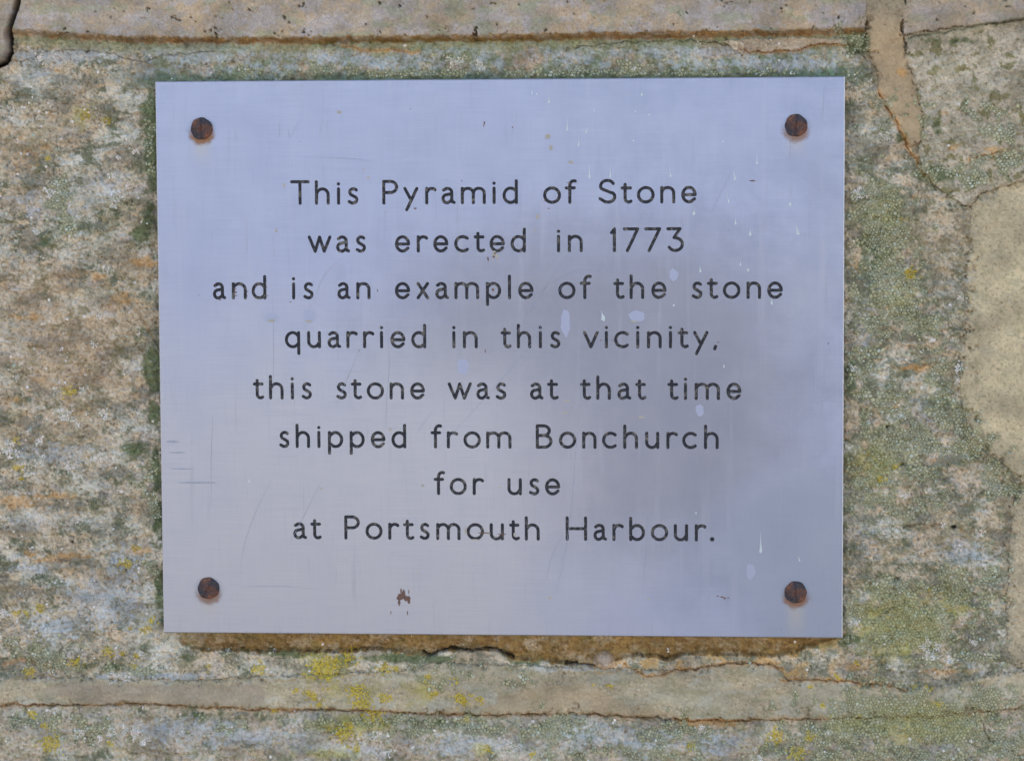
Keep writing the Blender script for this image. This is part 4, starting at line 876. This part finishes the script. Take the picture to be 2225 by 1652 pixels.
# ---- screws: rusty one-way heads
m_rust, nt, b = new_mat('rusty_screw_steel')
oc = objco(nt)
n1 = noise(nt, oc, 240, 5, .65); n2 = noise(nt, oc, 900, 4, .6)
oi = nd(nt, 'ShaderNodeObjectInfo')
sxs = nd(nt, 'ShaderNodeSeparateXYZ'); nt.links.new(oc, sxs.inputs[0])
qd_ = mth(nt, 'MULTIPLY', mth(nt, 'MULTIPLY', sxs.outputs[0], sxs.outputs[2]), -40000.0)
qd_ = mth(nt, 'ADD', qd_, mth(nt, 'MULTIPLY', mth(nt, 'SUBTRACT', n1, .5), 3.2))
c1 = mixc(nt, mrange(nt, qd_, -.5, .6, 0, 1, True), (0.034, 0.027, 0.034), (0.200, 0.064, 0.026))
c1 = mixc(nt, mrange(nt, n2, .44, .60, 0, .75, True), c1, (0.060, 0.030, 0.024))
c1 = mixc(nt, mrange(nt, noise(nt, oc, 1300, 2), .72, .78, 0, .8), c1, (0.6, 0.5, 0.42))
nt.links.new(c1, b.inputs['Base Color']); b.inputs['Roughness'].default_value = 0.62; b.inputs['Metallic'].default_value = 0.15
bump(nt, b, mth(nt, 'ADD', n1, mth(nt, 'MULTIPLY', n2, .8)), 1.0, 0.0014)
def screw_mesh(seed):
    R0 = 0.00665; nr, na = 16, 48; rs = np.random.RandomState(seed)
    off = rs.rand() * 50
    pts = []; 
    for i in range(nr + 1):
        r = R0 * i / nr
        for a in range(na if i else 1):
            th = 2 * math.pi * a / na; r = R0 * i / nr * (1 + 0.022 * math.sin(3 * th + off) + 0.02 * math.sin(7 * th + 2 * off)); x = r * math.cos(th); z = r * math.sin(th)
            hgt = 0.0026 * math.sqrt(max(0, 1 - 0.86 * (r / R0) ** 2))
            quad = (th % math.pi) / (math.pi / 2)            # 0..2 : ramped quadrant then full quadrant
            if r < R0 * 0.93:
                if quad < 1: hgt -= 0.0007 * (1 - quad) * min(1, r / (0.25 * R0))
                if abs(x) < 0.00036: hgt -= 0.0006
            hgt += 0.00018 * float(perlin(np.array([x * 900 + off]), np.array([z * 900.]), 3)[0])
            pts.append((x, -max(hgt, 0.0004) if i < nr else 0.0006, z))
    q = []; t = []
    for a in range(na): t.append((0, 1 + a, 1 + (a + 1) % na))
    for i in range(1, nr):
        s0 = 1 + (i - 1) * na; s1 = s0 + na
        for a in range(na): q.append((s0 + a, s1 + a, s1 + (a + 1) % na, s0 + (a + 1) % na))
    return np_mesh('screw', np.array(pts), [np.array(t), np.array(q)], [m_rust])
sm = screw_mesh(1)
for i, ((u0, v0), rot) in enumerate(zip(SCR, (0.0, 0.10, 0.5, -0.06))):
    o = mobj('screw', sm if i in (0, 1) else screw_mesh(4 + i), plaque)
    o.location = (u0 * K, 0, -v0 * K); o.rotation_euler = (0, rot, 0)

# ---- dried splashes, scratches and rust flecks on the plate
def flat_mat(name, col, rough=0.8):
    m, nt, b = new_mat(name); b.inputs['Base Color'].default_value = (*col, 1); b.inputs['Roughness'].default_value = rough
    nt.links.new(mixc(nt, mrange(nt, noise(nt, objco(nt), 700, 3), .3, .7, 0, 1), tuple(c * .8 for c in col), tuple(min(1, c * 1.1) for c in col)), b.inputs['Base Color'])
    return m
m_white = flat_mat('chalky_splash', (0.47, 0.46, 0.44)); m_haze = flat_mat('faint_dried_water', (0.50, 0.53, 0.62), .6); m_tan = flat_mat('tan_dirt_spot', (0.36, 0.29, 0.225)); m_brown = flat_mat('rust_fleck', (0.13, 0.06, 0.04)); m_scr = flat_mat('scratch_line', (0.225, 0.205, 0.24), .6)
def fans(name, shapes, mat, yy=-0.00006, **props):
    co = []; tr = []
    for poly in shapes:
        c = np.mean(poly, 0); s = len(co); co.append((c[0] * K, yy * 1.6, -c[1] * K)); n = len(poly)
        for p in poly: co.append((p[0] * K, yy, -p[1] * K))
        for p in poly: co.append((p[0] * K, 0.00005, -p[1] * K))
        for i in range(n):
            j = (i + 1) % n; tr.append((s, s + 1 + i, s + 1 + j)); tr.append((s + 1 + i, s + 1 + n + i, s + 1 + j)); tr.append((s + 1 + j, s + 1 + n + i, s + 1 + n + j))
    return mobj(name, np_mesh(name, np.array(co), np.array(tr), [mat], smooth=False), plaque, **props)
def drop(x, y, w, ln, lean=0.0):
    cu, cv = rect(x, y); p = []
    for a in np.linspace(-35, 215, 12): p.append((cu + w * (.7 + .5 * rng.rand()) * math.cos(R_(a)), cv + w * (.8 + .8 * rng.rand()) * math.sin(R_(a))))
    p.append((cu - w * .22 + lean * ln * .6, cv - w - ln * .45)); p.append((cu + lean * ln, cv - w - ln)); p.append((cu + w * .22 + lean * ln * .6, cv - w - ln * .45))
    return p
def blob(x, y, ru, rv, n=12, j=.3):
    cu, cv = rect(x, y); return [(cu + ru * (1 + j * (rng.rand() - .5) * 2) * math.cos(t), cv + rv * (1 + j * (rng.rand() - .5) * 2) * math.sin(t)) for t in np.linspace(0, 2 * math.pi, n, endpoint=False)]
def Q(ox, oy, sc, zx, zy): return ((ox + zx / sc) * S, (oy + zy / sc) * S)
A_ = lambda zx, zy: Q(1014, 0, 2.1943, zx, zy); B_ = lambda zx, zy: Q(1700, 480, 3.1771, zx, zy); C_ = lambda zx, zy: Q(2028, 0, 2.192, zx, zy); D_ = lambda zx, zy: Q(2028, 753, 2.192, zx, zy); E_ = lambda zx, zy: Q(2028, 1506, 2.191, zx, zy)
W = [(*A_(1355, 662), 2.6, 8), (*A_(1243, 608), 1.6, 8), (*A_(1960, 616), 2.4, 5), (*A_(1474, 845), 2.0, 28), (*A_(1597, 858), 2.0, 10), (*A_(1549, 945), 2.0, 22), (*A_(1917, 728), 1.6, 1), (*A_(2008, 748), 1.6, 2), (*A_(1906, 916), 1.6, 1), (*B_(163, 145), 2.3, 28), (*B_(360, 140), 1.9, 30), (*B_(932, 135), 2.0, 18, -.15), (*B_(1150, 487), 3.2, 5), (*B_(1543, 580), 2.4, 9),
     (*B_(2058, 402), 3.2, 3), (*B_(2133, 672), 3.6, 18, -.25), (*B_(1682, 688), 2.6, 10), (*B_(1662, 1020), 2.8, 1), (*B_(1590, 970), 1.4, 5), (*B_(1212, 1035), 2.0, 12, -.15), (*B_(1535, 160), 2.2, 22, -.12), (*B_(1745, 12), 2.2, 1), (*B_(295, 1480), 4.2, 14, -.3), (*B_(960, 1355), 2, 2), (*B_(1885, 1335), 2.5, 8), (*B_(1478, 380), 1.3, 24, -.18), (*C_(485, 1060), 1.6, 22), (*C_(263, 920), 1.5, 2), (*D_(428, 105), 2.6, 1), (*D_(378, 72), 1.6, 6), (*D_(115, 112), 1.9, 10),
     (*D_(270, 735), 2.0, 4), (*D_(580, 320), 2.2, 6), (*E_(509, 285), 3.4, 42), (*E_(88, 37), 1.6, 1), (541, 1045, 1.6, 5), (*E_(762, 345), 2.0, 10, -.3), (1166, 204, 1.3, 3), (1290, 240, 1.2, 4)]
fans('dried_splash', [drop(*w) for w in W], m_white, kind='stuff')
HZ = [(*B_(1672, 395), 8, 5), (*B_(480, 20), 2, 3), (590, 690, 17, 12), (672, 685, 16, 15), (1383, 686, 17, 12), (1463, 596, 9, 13), (1005, 795, 14, 18), (1520, 890, 9, 13), (1630, 1240, 10, 17), (740, 590, 14, 18), (1228, 700, 10, 30)]
# (faint patches: thin translucent-looking film colour close to the steel)
m_film, nt, b = new_mat('dried_water_film'); b.inputs['Base Color'].default_value = (0.285, 0.276, 0.352, 1); b.inputs['Metallic'].default_value = .8; b.inputs['Roughness'].default_value = .5
fans('dried_film', [blob(x, y, a, c2, 16, .18) for (x, y, a, c2) in HZ], m_film, yy=-0.00003, kind='stuff')
TAN = [(1074, 552, 5, 4), (1070, 563, 1.4, 6), (1080, 562, 1.4, 5), (1012, 1150, 2.5, 8), (1032, 1171, 10, 1.8), (1060, 1157, 6, 1.6), (1118, 1160, 3, 4), (1390, 905, 3, 2), (700, 1175, 2, 2), (736, 243, 5, 4), (1190, 296, 7, 6), (1197, 320, 4, 6), (1240, 352, 6, 3), (800, 385, 3, 2.5), (790, 369, 2.5, 2), (617, 402, 3, 5), (1168, 470, 4, 5), (1163, 498, 3, 2), (600, 500, 3, 4), (590, 695, 9, 3.5), (670, 697, 8, 2.5), (1377, 697, 9, 2), (848, 932, 3, 5), (1080, 556, 5, 3), (1074, 548, 3, 5), (1395, 905, 5, 2), (698, 1060, 2.5, 2), (918, 1054, 4, 2.5), (1085, 1057, 2.5, 2.5), (906, 1240, 2, 1.5), (1195, 1297, 4, 3), (1408, 1300, 3, 2), (1228, 895, 6, 2), (1232, 870, 8, 2)]
fans('dirt_spot', [blob(x, y, a, c2, 10, .35) for (x, y, a, c2) in TAN], m_tan, yy=-0.00004, kind='stuff')
BR = [(512, 634, 3, 2), (510, 627, 2.5, 1.5), (513, 641, 3, 1), (537, 632, 3, 1.2), (536, 641, 2, 1.5), (579, 622, 2, 1), (581, 641, 3, .8), (478, 650, 3, 1), (468, 620, 1.5, 2), (631, 655, 3, .8), (902, 452, 3, 1.5), (1192, 452, 3, 1), (1236, 396, 5, .8), (1240, 402, 3, .7), (1183, 435, 2, 1), (1305, 738, 3, .8), (1330, 738, 3, .8), (1560, 742, 3, 1), (1075, 549, 2, 2), (870, 1296, 8, 8), (884, 1298, 7, 7), (877, 1290, 4, 10), (867, 1308, 3, 6), (888, 1304, 3, 6), (871, 1282, 2, 6), (888, 1284, 1.2, 5), (849, 1329, 1, 4), (885, 1330, 1.2, 5), (1052, 267, 1.8, 4), (1050, 273, 1.6, 2), (1113, 276, 1.4, 1.8), (892, 236, 1.4, 1.2), (1003, 392, 1, 2.4), (1568, 1295, 4, 2), (1574, 1298, 3, 2), (1582, 1297, 3, 1.2), (1559, 1293, 3, 1), (1060, 562, 2, 5), (1072, 557, 3, 2), (1635, 392, 6, 1.2), (1799, 745, 1.8, 1.8), (1697, 1365, 1, 2), (1051, 1156, 14, 1.2), (1090, 1159, 8, 1.6), (820, 630, 1, 3), (970, 390, 1.0, 1), (432, 640, 1, 1), (652, 307, 1, 1), (1071, 629, 2.5, 3.5), (1054, 762, 1, 4.5), (780, 760, 1.2, 1.2)]
fans('rust_fleck', [blob(x, y, a, c2, 9, .35) for (x, y, a, c2) in BR], m_brown, yy=-0.00006, kind='stuff')
SC = [[(628, 1180), (660, 1120), (700, 1040)], [(522, 1232), (530, 1180), (555, 1110), (590, 1040)], [(1185, 1260), (1200, 1200), (1222, 1160)], [(1205, 1290), (1222, 1230), (1240, 1120), (1252, 960), (1262, 860), (1266, 800)], [(945, 980), (1020, 900), (1085, 830), (1160, 740), (1180, 700), (1240, 580)], [(1165, 640), (1210, 605), (1260, 583), (1310, 586), (1330, 600)], [(1302, 640), (1305, 690), (1300, 780)],
      [(1098, 758), (1165, 655), (1205, 590), (1240, 560)], [(843, 700), (846, 800), (840, 860), (838, 930)], [(665, 340), (760, 343), (808, 350)], [(700, 258), (693, 300)], [(625, 280), (630, 300)], [(710, 260), (710, 300)], [(630, 300), (650, 262)], [(606, 262), (608, 288), (606, 300)], [(1718, 280), (1716, 350)], [(1790, 820), (1784, 900)], [(592, 640), (595, 750), (593, 850)], [(1410, 1060), (1404, 1180), (1396, 1290)], [(520, 1274), (600, 1270), (690, 1278)], [(1600, 350), (1560, 430), (1540, 470)], [(1790, 190), (1786, 260)], [(740, 560), (700, 600), (680, 660)], [(460, 1100), (458, 1000), (462, 900)], [(1640, 700), (1610, 760), (1612, 860)], [(940, 890), (905, 940)], [(1100, 520), (1118, 560)], [(730, 880), (780, 760)]]
def ribbon(pts, w):
    p = rp(pts); t = np.linspace(0, len(p) - 1, (len(p) - 1) * 8 + 1)
    pu = np.interp(t, range(len(p)), p[:, 0]); pv = np.interp(t, range(len(p)), p[:, 1])
    for _ in range(6): pu[1:-1] = (pu[:-2] + 2 * pu[1:-1] + pu[2:]) / 4; pv[1:-1] = (pv[:-2] + 2 * pv[1:-1] + pv[2:]) / 4
    du = np.gradient(pu); dv = np.gradient(pv); L = np.hypot(du, dv); nx, ny = -dv / L, du / L
    ww = w * np.sin(np.linspace(0.15, math.pi - .15, len(pu))) ** .5
    return np.stack([pu + nx * ww, pv + ny * ww], -1), np.stack([pu - nx * ww, pv - ny * ww], -1)
co = []; fq = []
for s in SC:
    a, b2 = ribbon(s, 0.5); n = len(a); s0 = len(co)
    for p, q2 in zip(a, b2): co.append((p[0] * K, -0.00002, -p[1] * K)); co.append((q2[0] * K, -0.00002, -q2[1] * K))
    for i in range(n - 1): fq.append((s0 + 2 * i, s0 + 2 * i + 1, s0 + 2 * i + 3, s0 + 2 * i + 2))
mobj('scratch', np_mesh('scratch', np.array(co), np.array(fq), [m_scr], smooth=False), plaque, kind='stuff')
# dark scuffs at the left edge
SF = [(375, 958, 14, 3), (385, 982, 18, 1.6), (395, 1017, 26, 1.6), (430, 1047, 44, 2.2)]
fans('scuff', [[(rect(x, y)[0] + a * math.cos(t), rect(x, y)[1] + c2 * math.sin(t)) for t in np.linspace(0, 6.28, 12, endpoint=False)] for (x, y, a, c2) in SF], flat_mat('dark_scuff', (0.28, 0.255, 0.275), .5), yy=-0.00003, kind='stuff')
print('tris', sum(len(m.polygons) for m in bpy.data.meshes), 'letters', len(letters), 'green', n_green)
